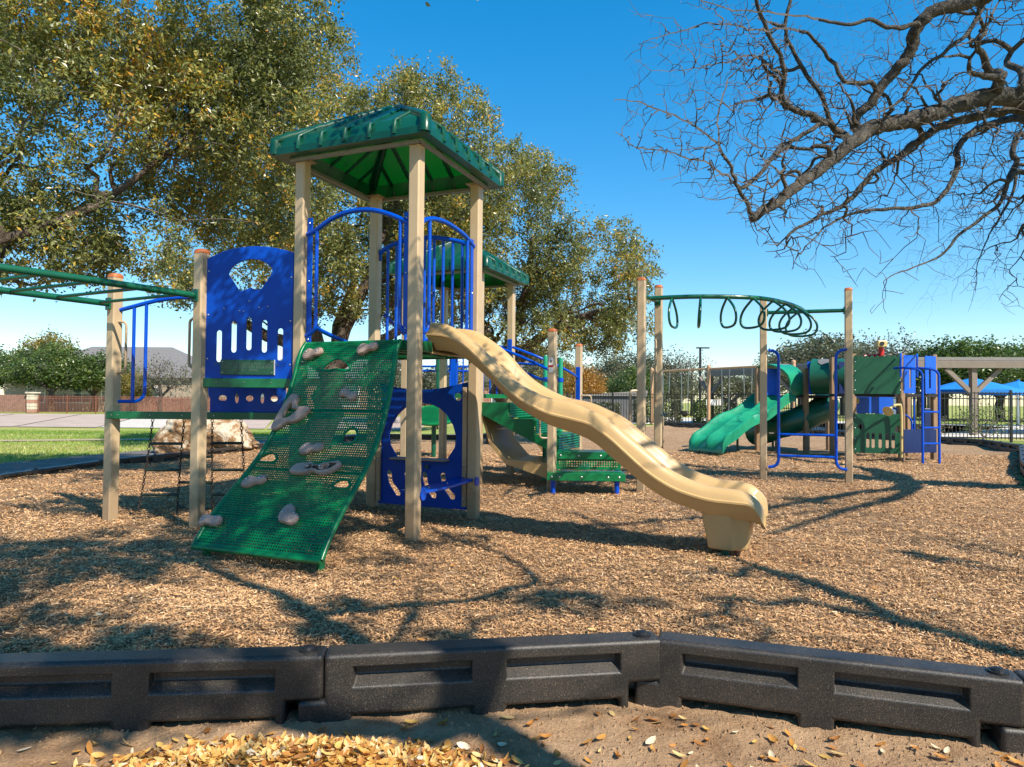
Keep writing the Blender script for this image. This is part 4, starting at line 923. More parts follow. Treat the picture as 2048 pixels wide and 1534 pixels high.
# blue ladder with arched tops
LA = [Vector((8.02, 13.30, 0)), Vector((8.42, 13.42, 0))]
for q in LA:
    m = MB(); m.tube(rounded([q - Z3 * .1, q + Z3 * 1.86, q + Vector((-.28, .12, 1.90)), q + Vector((-.30, .45, 1.90))], .16, 7), .024, 9); m.build('ladder_rail', M['blue'], FP, 40)
    m = MB(); m.tube(rounded([q + Vector((-.25, .3, 1.72)), q + Vector((-.25, .3, 2.14)), q + Vector((-.1, .55, 2.2))], .1, 5), .02, 8); m.build('handrail', M['blue'], FP, 40)
for z in (.41, .72, 1.03): m = MB(); m.tube([LA[0] + Z3 * z, LA[1] + Z3 * z], .019, 8); m.build('ladder_rung', M['blue'], FP, 40)
m = MB(); m.box((8.60, 14.1, .72), (.14, .03, .75)); m.build('bracket_plate', M['navy'], FP, 0, .03)
# periscope on top and speaking horn
m = MB(); m.tube([(7.68, 14.15, 2.16), (7.68, 14.15, 2.36)], .055, 10); m.tube([(7.35, 14.2, 2.17), (7.72, 14.2, 2.2)], .03, 8); ps_ = m.build('periscope_neck', M['red'], FP, 40)
m = MB(); m.box((7.64, 14.1, 2.42), (.20, .18, .14)); ph = m.build('periscope_head', M['yellow'], FP, 0, .02)
m = MB(); m.tube([(7.62, 14.005, 2.42), (7.62, 13.995, 2.42)], .045, 14); m.build('periscope_lens', M['lens'], ph, 40)
m = MB(); m.tube(spline([(7.88, 13.78, .1), (7.88, 13.78, 1.05), (7.80, 13.75, 1.16), (7.66, 13.70, 1.13), (7.58, 13.66, 1.07), (7.52, 13.62, 1.03)], 5), .025, 10, rs=[.025] * 18 + [.028, .035, .045, .06, .08, .095, .105, .11]); m.build('speaking_horn', M['yellow'], FP, 50)
for z in (.3, .9): m = MB(); m.tube([(7.88, 13.78, z), (7.97, 13.93, z)], .015, 6); m.build('horn_bracket', M['steel'], FP, 40)
# horizontal crawl tube between the two decks
rg = []; 
for k in range(9):
    c = Vector((7.05, 15.95, 1.80)).lerp(Vector((8.05, 15.30, 1.78)), k / 8); r_ = .40 * (1.05 if k in (0, 4, 8) else 1)
    rg.append([c + Vector((.545, .838, 0)) * (r_ * math.cos(a)) + Z3 * (r_ * math.sin(a)) for a in [j * math.pi / 10 for j in range(20)]])
m = MB(); m.loft(rg, caps=False); tb = m.build('crawl_tube', M['tube'], FP, 50)
for q in (.22, .70):
    m = MB(); ax = Vector((1.0, -.65, -.02)); pr_ = Vector((.545, .838, 0)); rw = []
    for i in range(7):
        c = Vector((7.05, 15.95, 1.80)) + ax * (q + .20 * (i - 3) / 6); wd = math.sqrt(max(.05, 1 - ((i - 3) / 3.2) ** 2))
        rw.append([c + pr_ * (.412 * math.cos(t)) + Z3 * (.412 * math.sin(t)) for t in [math.radians(118 + 22 * wd * j) for j in (-1, -.5, 0, .5, 1)]])
    m.loft(rw, closed=False, caps=False); m.build('tube_window', M['alu'], tb, 60)
fpanel('blue_panel', (6.98, 16.12), (7.75, 16.0), 1.38, 2.16, M['fblue']); fpanel('blue_panel', (7.9, 15.95), (8.9, 15.95), .95, 1.40, M['fblue']); fpanel('blue_panel', (6.05, 16.4), (6.4, 16.42), 1.36, 2.0, M['fblue'])
m = MB(); m.tube([(7.75, 15.85, 1.25), (8.05, 15.85, 1.25)], .08, 10); m.build('cream_roller', M['yellow'], FP, 40)
# hood over the slide
rg = []; hn = Vector((.897, .442, 0)); hs_ = Vector((-.442, .897, 0)); hc = Vector((6.42, 16.53, 0))
for k in range(15):
    a = math.pi * k / 14; w_ = .56 * math.cos(a); z = 1.38 + .74 * max(0, math.sin(a)) ** .55; fr = -.42 + .30 * abs(math.cos(a)) ** 2
    f0 = hc + hs_ * w_ + hn * fr; f1 = hc + hs_ * w_ + hn * .32
    rg.append([f0 + Z3 * z, f1 + Z3 * z, f1 + Z3 * (z - .04) - hs_ * (.04 * math.cos(a)), f0 + Z3 * (z - .04) - hs_ * (.04 * math.cos(a))])
m = MB(); m.loft(rg); m.build('slide_hood', M['gslide'], FP, 50)
# twin wave slide
rg = []
for k in range(25):
    t = k / 24; c = Vector((6.45, 16.55, 0)).lerp(Vector((4.42, 15.55, 0)), t); n = Vector((2.03, 1.0, 0)).normalized(); sd = Vector((-n.y, n.x, 0))
    z = 1.32 * (1 - t) ** .98 + .05 * math.sin(t * 4 * math.pi) * (1 - t * .4) + .28 * t - (.14 * max(0, (t - .93) / .07) ** 2)
    pr = [(-.56, -.10), (-.56, .12), (-.52, .15), (-.48, .12), (-.44, .02), (-.28, -.03), (-.10, .02), (-.04, .12), (0, .14), (.04, .12), (.10, .02), (.28, -.03), (.44, .02), (.48, .12), (.52, .15), (.56, .12), (.56, -.10), (.28, -.08), (-.28, -.08)]
    rg.append([c + sd * p + Z3 * (z + q) for p, q in pr])
m = MB(); m.loft(rg); ts = m.build('twin_slide', M['gslide'], FP, 55)
for x, y in ((4.62, 15.25), (4.36, 15.85), (5.5, 16.6)): m = MB(); m.tube([(x, y, -.1), (x, y, .16 if x < 5 else .45)], .03, 8); m.build('slide_leg', M['pipe'], ts, 40)
# spiral tube slide
rg = []; cs = [(7.7, 16.7, 1.15), (7.45, 16.45, 1.0), (7.0, 16.35, .82), (6.6, 16.5, .66), (6.3, 16.85, .50), (6.15, 17.2, .42)]
cs = spline(cs, 3)
m = MB(); m.tube(cs, .30, 16, caps=False, rs=[.30 * (1.07 if k % 3 == 0 else 1) for k in range(len(cs))]); m.build('tube_slide', M['tube'], FP, 45)
for x, y, h in ((6.4, 16.7, .4), (7.1, 16.3, .6)): m = MB(); m.tube([(x, y, -.1), (x, y, h)], .03, 8); m.build('slide_leg', M['pipe'], FP, 40)
for z in (.45, .75, 1.05): m = MB(); m.tube([(6.15, 16.3, z), (6.75, 16.4, z)], .012, 6); m.build('ladder_rung', M['blackiron'], FP, 40)
m = MB(); m.tube(rounded([(8.35, 14.9, 1.1), (8.75, 14.9, .85), (8.75, 14.9, .55)], .1), .02, 8); m.tube([(8.8, 14.9, 1.35), (8.8, 14.9, .5)], .02, 8); m.build('handrail', M['blue'], FP, 40)
m = MB(); m.bar((8.3, 15.0, .75), (8.75, 15.0, .35), .05, .15); m.build('step_stringer', M['dark'], FP, 0)

# ------------------------------------------------------------------ swing frame and swings
SW = thing('swing_set', 'salmon swing frame with a thin sloping top beam before the pavilion', 'swing set', (9.35, 32, 0))
sA, sB = Vector((7.3, 35.5, 2.72)), Vector((12.0, 29.0, 2.80)); sM = sA.lerp(sB, .45)
for p in (sA, sM, sB):
    m = MB(); m.tube([(p.x, p.y, -.2), (p.x, p.y, p.z + .08)], .085, 12); m.tube([(p.x, p.y, p.z + .08), (p.x, p.y, p.z + .15), (p.x, p.y, p.z + .2)], .08, 12, rs=[.10, .09, .03]); m.build('swing_post', M['swing'], SW, 40)
m = MB(); m.tube([sA, sB], .05, 10); m.build('top_beam', M['swing'], SW, 40)
for i, (t, kind) in enumerate(((.12, 0), (.27, 1), (.57, 0), (.72, 0), (.86, 0))):
    c = sA.lerp(sB, t); dS = (sB - sA).normalized()
    sw = thing('swing', ['grey bucket swing on chains at the end of the swing frame', 'dark bucket swing on chains in front of the hedge', 'dark belt swing on chains beside the middle swing post', 'dark belt swing on chains below the pavilion roof', 'dark belt swing on chains by the last swing post'][i], 'swing', (c.x, c.y, .5), 'swings')
    for s_ in (-.22, .22): m = MB(); m.tube([c + dS * s_, Vector((c.x, c.y, .62)) + dS * s_ * .8], .018, 5); m.build('chain', M['steel'], sw, 40)
    m = MB(); m.tube(spline([Vector((c.x, c.y, .62)) - dS * .2, Vector((c.x, c.y, .50)) - dS * .1, Vector((c.x, c.y, .47)), Vector((c.x, c.y, .50)) + dS * .1, Vector((c.x, c.y, .62)) + dS * .2], 4), .06 if kind < 2 else .035, 8)
    if kind == 1: m.box((c.x, c.y, .62), (.35, .3, .2))
    m.build('seat', M['lens'] if i != 0 else M['alu'], sw, 40)

# ------------------------------------------------------------------ pool side: fences, pavilion, umbrellas, hedges
def picket_fence(pts, h, label, mt, sp=.115, pr=.009, name='metal_fence', zf=lambda x, y: 0, postsp=2.4, prail=.02):
    o = thing(name, label, 'fence', (*pts[0], zf(*pts[0])))
    P = [Vector((*p, zf(*p))) for p in pts]; pk = MB()
    for a, b in zip(P[:-1], P[1:]):
        L = (b - a).length; d = (b - a) / L
        for z in (.12, h - .22, h - .04): m = MB(); m.bar(a + Z3 * z, b + Z3 * z, prail * 1.2, prail * 1.6); m.build('rail', mt, o, 0)
        for k in range(int(L / sp)):
            q = a + d * (k + .5) * sp; pk.box(q + Z3 * (h / 2 + .03), (pr * 2, pr * 2, h - .06), d, Vector((-d.y, d.x, 0)))
        n = max(1, round(L / postsp))
        for k in range(n + 1):
            q = a + d * (L * k / n); m = MB(); m.box(q + Z3 * (h / 2 + .0), (.06, .06, h + .12), d, Vector((-d.y, d.x, 0))); m.build('fence_post', mt, o, 0)
    tag(pk.build('pickets', mt, o, 0), kind='stuff'); return o
picket_fence([(26, 21.0), (13.4, 21.9)], 1.58, 'black iron picket fence running behind the ladder and leafless shrubs', M['blackiron'])
picket_fence([(13.35, 22.0), (11.3, 27.5), (9.9, 33.5), (3.0, 37.0)], 1.58, 'black iron picket fence running behind the twin green slide', M['blackiron'], .14, .011)
PV = thing('pavilion', 'long open pavilion with taupe posts, braces and flat beamed roof by the pool', 'pavilion', (16, 27, 0))
pa = [Vector((10.8, 38.0, 0)), Vector((13.0, 32.0, 0)), Vector((15.2, 26.3, 0)), Vector((20.0, 25.8, 0)), Vector((26, 25.2, 0))]
for i, p in enumerate([pa[0] + Vector((.3, 0, 0)), pa[1] + Vector((.4, .4, 0)), Vector((17.75, 26.2, 0)), Vector((22.5, 25.6, 0)), Vector((13.3, 28.6, 0)) + Vector((1.2, .6, 0))]):
    m = MB(); m.box(p + Z3 * 1.35, (.21, .21, 2.9)); pp = m.build('pavilion_post', M['pavil'], PV, 0, .01)
    for s_ in (-1, 1):
        dx = Vector((1, 0, 0)) if i in (2, 3) else Vector((.36, -.93, 0))
        m = MB(); m.bar(p + Z3 * 1.55, p + dx * s_ * 1.05 + Z3 * 2.55, .12, .16); m.build('brace', M['pavil'], pp, 0)
for a, b in zip(pa[:-1], pa[1:]):
    m = MB(); m.bar(a + Z3 * 2.70, b + Z3 * 2.70, .12, .28); m.build('fascia_beam', M['pavil'], PV, 0, .01)
m = MB(); top = [p + Z3 * 2.86 for p in pa] + [Vector((26.3, 30.2, 2.95)), Vector((18.3, 31, 2.95)), Vector((14.5, 40, 2.95))]; m.add(top + [p + Z3 * .12 for p in top], [tuple(range(8)), tuple(range(15, 7, -1))] + [(i, (i + 1) % 8, (i + 1) % 8 + 8, i + 8) for i in range(8)]); m.build('roof', M['pavroof'], PV, 0)
for x, y in ((20.3, 26.6), (14.0, 33)):
    m = MB(); m.box((x, y, 2.46), (.35, .2, .1)); m.build('lamp', M['white'], PV, 0, .02)
def umbrella(x, y, r, zt, label):
    o = thing('pool_umbrella', label, 'umbrella', (x, y, 0), 'blue pool umbrellas')
    m = MB(); m.tube([(x, y, 0), (x, y, zt - .05)], .05, 8); m.build('pole', M['white'], o, 40)
    V = [(x, y, zt)]; n = 8
    for rr, z in ((.45, zt - .27), (1, zt - .62), (1.0, zt - .80)):
        V += [(x + r * rr * math.cos(k * math.pi / 4 + .2), y + r * rr * math.sin(k * math.pi / 4 + .2), z) for k in range(n)]
    Fs = [(0, 1 + k, 1 + (k + 1) % n) for k in range(n)]
    for L_ in (0, 1): Fs += [(1 + L_ * n + k, 1 + (L_ + 1) * n + k, 1 + (L_ + 1) * n + (k + 1) % n, 1 + L_ * n + (k + 1) % n) for k in range(n)]
    m = MB(); m.add(V, Fs); m.build('canopy', M['umb'], o, 0)
    m = MB(); m.tube([(x, y, zt - .02), (x, y, zt + .06)], .09, 8); m.build('finial', M['umb'], o, 40)
umbrella(23.0, 34.0, 2.1, 2.5, 'large blue pool umbrella right of the play ladder, seen under the pavilion'); umbrella(28.4, 38.2, 2.1, 2.5, 'smaller looking blue pool umbrella partly hidden behind another one')
m = MB(); m.box((15.2, 27.5, 1.9), (1.3, .5, .22)); m.box((15.0, 27.5, .95), (.12, .12, 1.9)); m.box((15.5, 27.6, .95), (.12, .12, 1.9)); tag(m.build('pool_shelter', M['white'], None, 0), 'small white pergola frame behind the play ladder', 'pergola')
for i, (x, y, lb) in enumerate(((10.9, 31.5, 'pale notice board on the black fence beside the swings'),)):
    m = MB(); m.box((9.85, 33.2, 1.15), (.75, .02, .28)); tag(m.build('notice_board', M['white'], None, 0), lb, 'sign')
gw = thing('storage_building', 'low dark grey block building behind the tall ring bridge posts', 'building', (5.6, 40, 0))
m = MB(); m.box((5.9, 41, .72), (3.6, 2.5, 1.5)); m.build('wall', M['greywall'], gw, 0); m = MB(); m.hexa([Vector(p) for p in ((4.0, 39.6, 1.47), (7.9, 39.6, 1.47), (7.9, 42.5, 1.47), (4.0, 42.5, 1.47), (4.0, 39.6, 1.52), (7.9, 39.6, 1.80), (7.9, 42.5, 1.80), (4.0, 42.5, 1.52))]); m.build('roof', M['pavroof'], gw, 0)
lp = thing('light_pole', 'thin dark parking light pole rising behind the swing frame', 'lamp post', (11.2, 40.5, 0))
m = MB(); m.tube([(11.2, 40.5, -.2), (11.2, 40.5, 4.35)], .07, 8); m.build('pole', M['blackiron'], lp, 40); m = MB(); m.box((11.35, 40.5, 4.38), (.75, .25, .07)); m.build('lamp_head', M['blackiron'], lp, 0)
lc = thing('lounge_chair', 'dark reclined lounge chair in front of the clipped hedge', 'chair', (10.3, 34.6, 0))
m = MB(); m.bar((10.1, 34.5, .35), (11.2, 34.3, .35), .6, .05); m.build('seat', M['lens'], lc, 0); m = MB(); m.bar((10.1, 34.5, .35), (9.75, 34.6, 1.05), .6, .05); m.build('backrest', M['lens'], lc, 0)
for x, y in ((10.0, 34.2), (10.0, 34.8), (11.1, 34.0), (11.1, 34.6)): m = MB(); m.tube([(x, y, -.05), (x, y, .35)], .02, 6); m.build('leg', M['lens'], lc, 0)

# ------------------------------------------------------------------ houses, far fence and stone piers on the left
TZ = lambda x, y: float(terrain(x, y))
picket_fence([(-52, 57), (-40.6, 57)], 1.5, 'low brown plank fence left of the first stone pier', M['wood'], .16, .07, 'plank_fence', TZ, 2.4, .03)
picket_fence([(-39.6, 57), (-20.5, 57)], 1.45, 'rust red iron fence between two pale stone piers', M['rust'], .12, .014, 'metal_fence', TZ)
picket_fence([(-19.4, 57), (-2, 57.5)], 1.45, 'rust red iron fence in front of the brick house', M['rust'], .12, .014, 'metal_fence', TZ)
picket_fence([(-33, 60), (-20.6, 60)], 1.3, 'weathered grey-brown plank fence behind the rust red iron fence', M['wood'], .16, .07, 'plank_fence', TZ, 2.4, .03)
for x, lb in ((-40.1, 'pale stone fence pier beside the plank fence'), (-19.95, 'pale stone fence pier with red brick side near the boulder')):
    o = thing('stone_pier', lb, 'pier', (x, 57, TZ(x, 57)), 'stone fence piers'); z = TZ(x, 57)
    for k in range(6):
        m = MB(); m.box((x + R.uniform(-.02, .02), 57, z + .13 + k * .27), (.62 + R.uniform(-.03, .03), .6, .255)); m.build('stone_block', M['stone'] if (k + (x > -30)) % 3 else M['brick'], o, 0, .02)
    m = MB(); m.box((x, 57, z + 1.68), (.8, .8, .12)); m.build('pier_cap', M['stone'], o, 0, .02)
def house(label, x, y, w, dp, h, rise, wall, wins, hip=True, door=None):
    z = TZ(x, y); o = thing('house', label, 'house', (x, y, z))
    m = MB(); m.box((x, y, z + h / 2), (w, dp, h)); m.build('wall', M[wall], o, 0)
    e = .5; a, b = w / 2 + e, dp / 2 + e; r = max(.3, a - b) if hip else a
    m = MB(); m.add([(x - a, y - b, z + h), (x + a, y - b, z + h), (x + a, y + b, z + h), (x - a, y + b, z + h), (x - r, y, z + h + rise), (x + r, y, z + h + rise)], [(0, 1, 5, 4), (1, 2, 5), (2, 3, 4, 5), (3, 0, 4), (3, 2, 1, 0)]); m.build('roof', M['shingle'], o, 0)
    for wx, wz, ww, wh in wins:
        m = MB(); m.box((x + wx, y - dp / 2 - .03, z + wz), (ww + .16, .1, wh + .16)); f = m.build('window', M['white'], o, 0)
        n = max(1, round(ww / .9))
        for k in range(n):
            for j in range(2): m = MB(); m.box((x + wx - ww / 2 + ww * (k + .5) / n, y - dp / 2 - .09, z + wz + (j - .5) * wh / 2), (ww / n - .06, .03, wh / 2 - .05)); m.build('pane', M['glass'], f, 0)
    return o
house('beige house with wide dark windows behind the big green oak', -38, 68, 18, 10, 3.2, 3.2, 'stucco', [(-6, 1.7, 1.6, 1.7), (-2.6, 1.7, 3.4, 1.7), (.8, 1.7, 1.4, 1.7), (4.8, 1.5, 1.1, 1.6)])
h2 = house('brick house with big grey shingle roof and white framed window', -17, 70, 17, 12, 3.2, 4.0, 'brick', [(.8, 1.7, 3.6, 1.9), (-6, 1.6, 1.5, 1.7), (5.5, 1.6, 1.5, 1.7)])
m = MB(); m.box((-23.2, 71, TZ(-23, 71) + 6.3), (1.3, 1.0, 3.2)); ck = m.build('chimney', M['stucco'], h2, 0); m = MB(); m.box((-23.2, 71, TZ(-23, 71) + 8.0), (.5, .5, .5)); m.build('chimney_pot', M['blackiron'], ck, 0)
house('plain brick house mostly hidden by the play towers', 2, 74, 14, 10, 3.1, 3.0, 'brick', [(-3, 1.6, 2, 1.7), (3, 1.6, 2, 1.7)])
# ------------------------------------------------------------------ boulder
bm = bmesh.new(); bmesh.ops.create_icosphere(bm, subdivisions=5, radius=1)
for v in bm.verts:
    p = v.co.copy(); q = Vector((abs(p.x) ** .6 * math.copysign(1, p.x), abs(p.y) ** .7 * math.copysign(1, p.y), abs(p.z) ** .6 * math.copysign(1, p.z)))
    n1 = math.sin(p.x * 3.1 + 1) * math.cos(p.y * 2.7) * .09 + math.sin(p.z * 5 + p.x * 4.3) * .06 + math.sin(p.x * 11 + p.z * 9) * math.sin(p.y * 10 + p.z * 7) * .04 + math.sin(p.x * 23 + p.y * 19) * math.sin(p.z * 21) * .02
    q *= 1 + n1; v.co = Vector((q.x * (1.02 - .14 * q.z), q.y * .58, q.z * .42 * (1 - .16 * q.x)))
me = bpy.data.meshes.new('boulder'); bm.to_mesh(me); bm.free(); me.polygons.foreach_set('use_smooth', [True] * len(me.polygons)); me.materials.append(M['boulder'])
bo = bpy.data.objects.new('boulder', me); col.objects.link(bo); bo.location = (-6.75, 15.1, .33); bo.rotation_euler = (0, 0, .12); tag(bo, 'large pitted cream and brown limestone boulder beside the asphalt path', 'boulder')

# ------------------------------------------------------------------ trees
LIMBS = {
    'a': [(5.75, 7.6, 4.64, 0.115), (5.26, 7.47, 4.6, 0.109), (4.79, 7.35, 4.45, 0.102), (4.41, 7.22, 4.28, 0.096), (4.06, 7.09, 4.15, 0.09), (3.69, 6.96, 4.04, 0.083), (3.5, 6.84, 3.88, 0.077), (3.21, 6.71, 3.66, 0.07), (2.94, 6.58, 3.43, 0.064), (2.7, 6.45, 3.27, 0.058), (2.47, 6.33, 3.07, 0.051), (2.19, 6.2, 2.88, 0.045)],
    'b': [(3.59, 7.0, 3.95, 0.055), (3.51, 6.93, 4.11, 0.058), (3.64, 6.87, 4.27, 0.062), (3.77, 6.8, 4.46, 0.065), (3.85, 6.73, 4.57, 0.068), (3.93, 6.67, 4.73, 0.072), (3.94, 6.6, 4.88, 0.075), (4.04, 6.53, 4.98, 0.078), (4.34, 6.47, 5.06, 0.082), (4.56, 6.4, 5.12, 0.085)],
    'c': [(5.97, 7.9, 4.64, 0.075), (5.64, 7.81, 4.59, 0.069), (5.17, 7.72, 4.45, 0.064), (4.84, 7.63, 4.33, 0.058), (4.52, 7.54, 4.13, 0.052), (4.2, 7.45, 3.88, 0.046), (3.9, 7.35, 3.69, 0.041), (3.67, 7.26, 3.43, 0.035), (3.43, 7.17, 3.25, 0.029), (3.14, 7.08, 3.12, 0.023), (2.85, 6.99, 2.93, 0.018), (2.77, 6.9, 2.76, 0.012)],
    'd': [(6.28, 8.3, 4.7, 0.06), (5.82, 8.19, 4.59, 0.055), (5.46, 8.08, 4.43, 0.05), (5.22, 7.97, 4.19, 0.045), (5.18, 7.86, 4.01, 0.04), (5.02, 7.75, 3.73, 0.035), (4.74, 7.64, 3.47, 0.03), (4.25, 7.53, 3.36, 0.025), (3.8, 7.42, 3.3, 0.02), (3.36, 7.31, 3.09, 0.015), (3.06, 7.2, 2.78, 0.01)],
    'e': [(6.65, 8.8, 4.71, 0.05), (6.45, 8.73, 4.48, 0.045), (6.46, 8.67, 4.31, 0.041), (6.29, 8.6, 4.04, 0.036), (6.12, 8.53, 3.72, 0.031), (5.81, 8.47, 3.49, 0.027), (5.5, 8.4, 3.26, 0.022), (5.22, 8.33, 2.98, 0.017), (4.75, 8.27, 2.82, 0.013), (4.48, 8.2, 2.66, 0.008)],
    'fz': [(3.32, 6.9, 3.97, 0.045), (3.17, 6.82, 4.02, 0.042), (2.94, 6.74, 4.07, 0.039), (2.72, 6.67, 4.11, 0.037), (2.61, 6.59, 4.21, 0.034), (2.61, 6.51, 4.34, 0.031), (2.55, 6.43, 4.46, 0.028), (2.44, 6.36, 4.6, 0.026), (2.3, 6.28, 4.82, 0.023), (2.21, 6.2, 4.97, 0.02)],
    'g': [(3.18, 6.8, 4.05, 0.03), (3.07, 6.76, 4.29, 0.028), (2.86, 6.72, 4.56, 0.026), (2.73, 6.68, 4.75, 0.024), (2.67, 6.64, 4.94, 0.022), (2.72, 6.6, 5.2, 0.02)],
    'h': [(2.19, 6.2, 2.91, 0.026), (2.11, 6.17, 3.06, 0.024), (2.02, 6.13, 3.18, 0.021), (1.96, 6.1, 3.32, 0.019), (1.84, 6.07, 3.5, 0.017), (1.69, 6.03, 3.61, 0.014), (1.47, 6.0, 3.72, 0.012), (1.19, 5.97, 3.81, 0.01), (0.98, 5.93, 3.85, 0.007), (0.87, 5.9, 3.82, 0.005)],
    'i': [(2.06, 6.15, 3.15, 0.017), (1.87, 6.08, 3.25, 0.015), (1.68, 6.01, 3.33, 0.012), (1.35, 5.94, 3.39, 0.01), (1.07, 5.87, 3.4, 0.007), (0.87, 5.8, 3.51, 0.005)],
    'j': [(2.1, 6.2, 3.16, 0.025), (2.29, 6.32, 3.33, 0.026), (2.52, 6.44, 3.58, 0.027), (2.75, 6.56, 3.76, 0.028), (2.98, 6.68, 3.92, 0.029), (3.15, 6.8, 4.01, 0.03)],
    'k': [(1.85, 6.1, 3.56, 0.012), (1.86, 6.16, 3.75, 0.011), (1.91, 6.22, 4.0, 0.01), (2.06, 6.28, 4.29, 0.009), (2.3, 6.34, 4.45, 0.008), (2.52, 6.4, 4.62, 0.007)],
    'lz': [(2.59, 6.5, 4.33, 0.02), (2.44, 6.46, 4.43, 0.017), (2.29, 6.42, 4.5, 0.014), (2.05, 6.38, 4.43, 0.012), (1.77, 6.34, 4.34, 0.009), (1.58, 6.3, 4.29, 0.006)],
    'mz': [(3.55, 6.7, 4.39, 0.03), (3.3, 6.67, 4.37, 0.027), (3.15, 6.63, 4.52, 0.025), (3.04, 6.6, 4.64, 0.022), (2.89, 6.57, 4.78, 0.019), (2.69, 6.53, 4.83, 0.017), (2.31, 6.5, 4.79, 0.014), (1.99, 6.47, 4.84, 0.011), (1.62, 6.43, 4.75, 0.009), (1.27, 6.4, 4.63, 0.006)],
    'o': [(3.9, 6.5, 4.87, 0.03), (3.65, 6.46, 4.8, 0.027), (3.4, 6.41, 4.84, 0.024), (3.16, 6.37, 4.79, 0.021), (2.87, 6.33, 4.81, 0.017), (2.57, 6.29, 4.83, 0.014), (2.09, 6.24, 4.84, 0.011), (1.71, 6.2, 4.9, 0.008)],
    'pz': [(6.8, 9.0, 4.39, 0.03), (6.65, 8.96, 4.07, 0.025), (6.46, 8.92, 3.74, 0.02), (6.24, 8.88, 3.42, 0.016), (6.09, 8.84, 3.1, 0.011), (6.0, 8.8, 2.66, 0.006)],
    'q': [(4.87, 6.9, 5.4, 0.03), (4.66, 6.88, 5.04, 0.027), (4.36, 6.86, 4.76, 0.024), (4.11, 6.84, 4.56, 0.021), (3.93, 6.82, 4.28, 0.018), (3.68, 6.8, 4.13, 0.015)],
    'rz': [(4.42, 7.2, 4.35, 0.02), (4.26, 7.1, 4.46, 0.016), (4.03, 7.0, 4.56, 0.012)],
}
FAR = [
    (-30.0, 65.0, 4.3, 'grey'),
    (-25.8, 64.0, 4.9, 'bare'),
    (-41.3, 61.0, 5.75, 'green'),
    (-46.8, 64.0, 5.47, 'green'),
    (-50.6, 74.0, 7.69, 'yellow'),
    (-38.7, 63.0, 5.23, 'green'),
    (-34.7, 62.0, 3.37, 'yellow'),
    (-30.9, 60.0, 4.65, 'bare'),
    (-37.3, 80.0, 5.25, 'grey'),
    (-52.7, 66.0, 6.05, 'green'),
    (-36.5, 85.0, 4.90, 'grey'),
    (-4.5, 40.0, 3.05, 'grey'),
    (-8.6, 48.0, 4.10, 'grey'),
    (-4.6, 60.0, 4.22, 'grey'),
    (4.5, 42.0, 3.22, 'orange'),
    (3.5, 50.0, 4.14, 'yellow'),
    (7.7, 52.0, 4.49, 'grey'),
    (11.7, 60.0, 5.46, 'grey'),
    (13.7, 58.0, 5.55, 'bare'),
    (14.8, 56.0, 4.92, 'bare'),
    (8.3, 46.0, 3.44, 'green'),
    (12.5, 52.0, 3.19, 'grey'),
    (2.1, 62.0, 4.83, 'grey'),
    (19.2, 60.0, 3.76, 'grey'),
    (22.6, 62.0, 4.10, 'grey'),
    (21.7, 48.0, 6.02, 'grey'),
    (22.0, 52.0, 5.57, 'grey'),
    (28.7, 56.0, 6.69, 'bare'),
    (30.8, 54.0, 6.68, 'bare'),
    (31.7, 50.0, 5.57, 'green'),
    (32.5, 48.0, 5.55, 'green'),
    (35.9, 50.0, 5.53, 'green'),
    (38.5, 50.0, 5.84, 'green'),
    (36.0, 60.0, 5.89, 'grey'),
    (33.5, 62.0, 6.02, 'grey'),
    (37.8, 46.0, 5.56, 'green'),
    (32.3, 66.0, 6.78, 'grey'),
]
def grow(P0, par0, plen0, T, bf):
    """balanced spanning tree: hook each target on the node that costs least (distance + bf * way to the root)"""
    T = np.asarray(T, float); n0 = len(P0); n = len(T)
    P = np.empty((n0 + n, 3)); P[:n0] = P0; par = np.empty(n0 + n, int); par[:n0] = par0; pl = np.empty(n0 + n); pl[:n0] = plen0
    best = np.full(n, 1e9); bp = np.zeros(n, int)
    for i in range(n0):
        c = np.sqrt(((T - P[i]) ** 2).sum(1)) + bf * pl[i]; k = c < best; best[k] = c[k]; bp[k] = i
    alive = best.copy(); cnt = n0
    for _ in range(n):
        j = int(alive.argmin()); q = T[j]; b = bp[j]; P[cnt] = q; par[cnt] = b; pl[cnt] = pl[b] + math.sqrt(((q - P[b]) ** 2).sum())
        alive[j] = 1e9; best[j] = -1
        d = T - q; c = np.sqrt(np.einsum('ij,ij->i', d, d)) + bf * pl[cnt]; k = c < best; best[k] = c[k]; alive[k] = c[k]; bp[k] = cnt
        cnt += 1
    return P, par
def seed_paths(paths):
    """paths: list of (points, radii or None, attach index or -1) -> node arrays"""
    P, par, rad, pl = [], [], [], []
    for pts, rs, at in paths:
        prev = at
        for i, p in enumerate(pts):
            P.append(tuple(p)); par.append(prev); rad.append(rs[i]); q = len(P) - 1
            pl.append(0 if prev < 0 else pl[prev] + math.dist(P[prev], P[q])); prev = q
    return np.array(P, float), np.array(par), np.array(rad), np.array(pl)
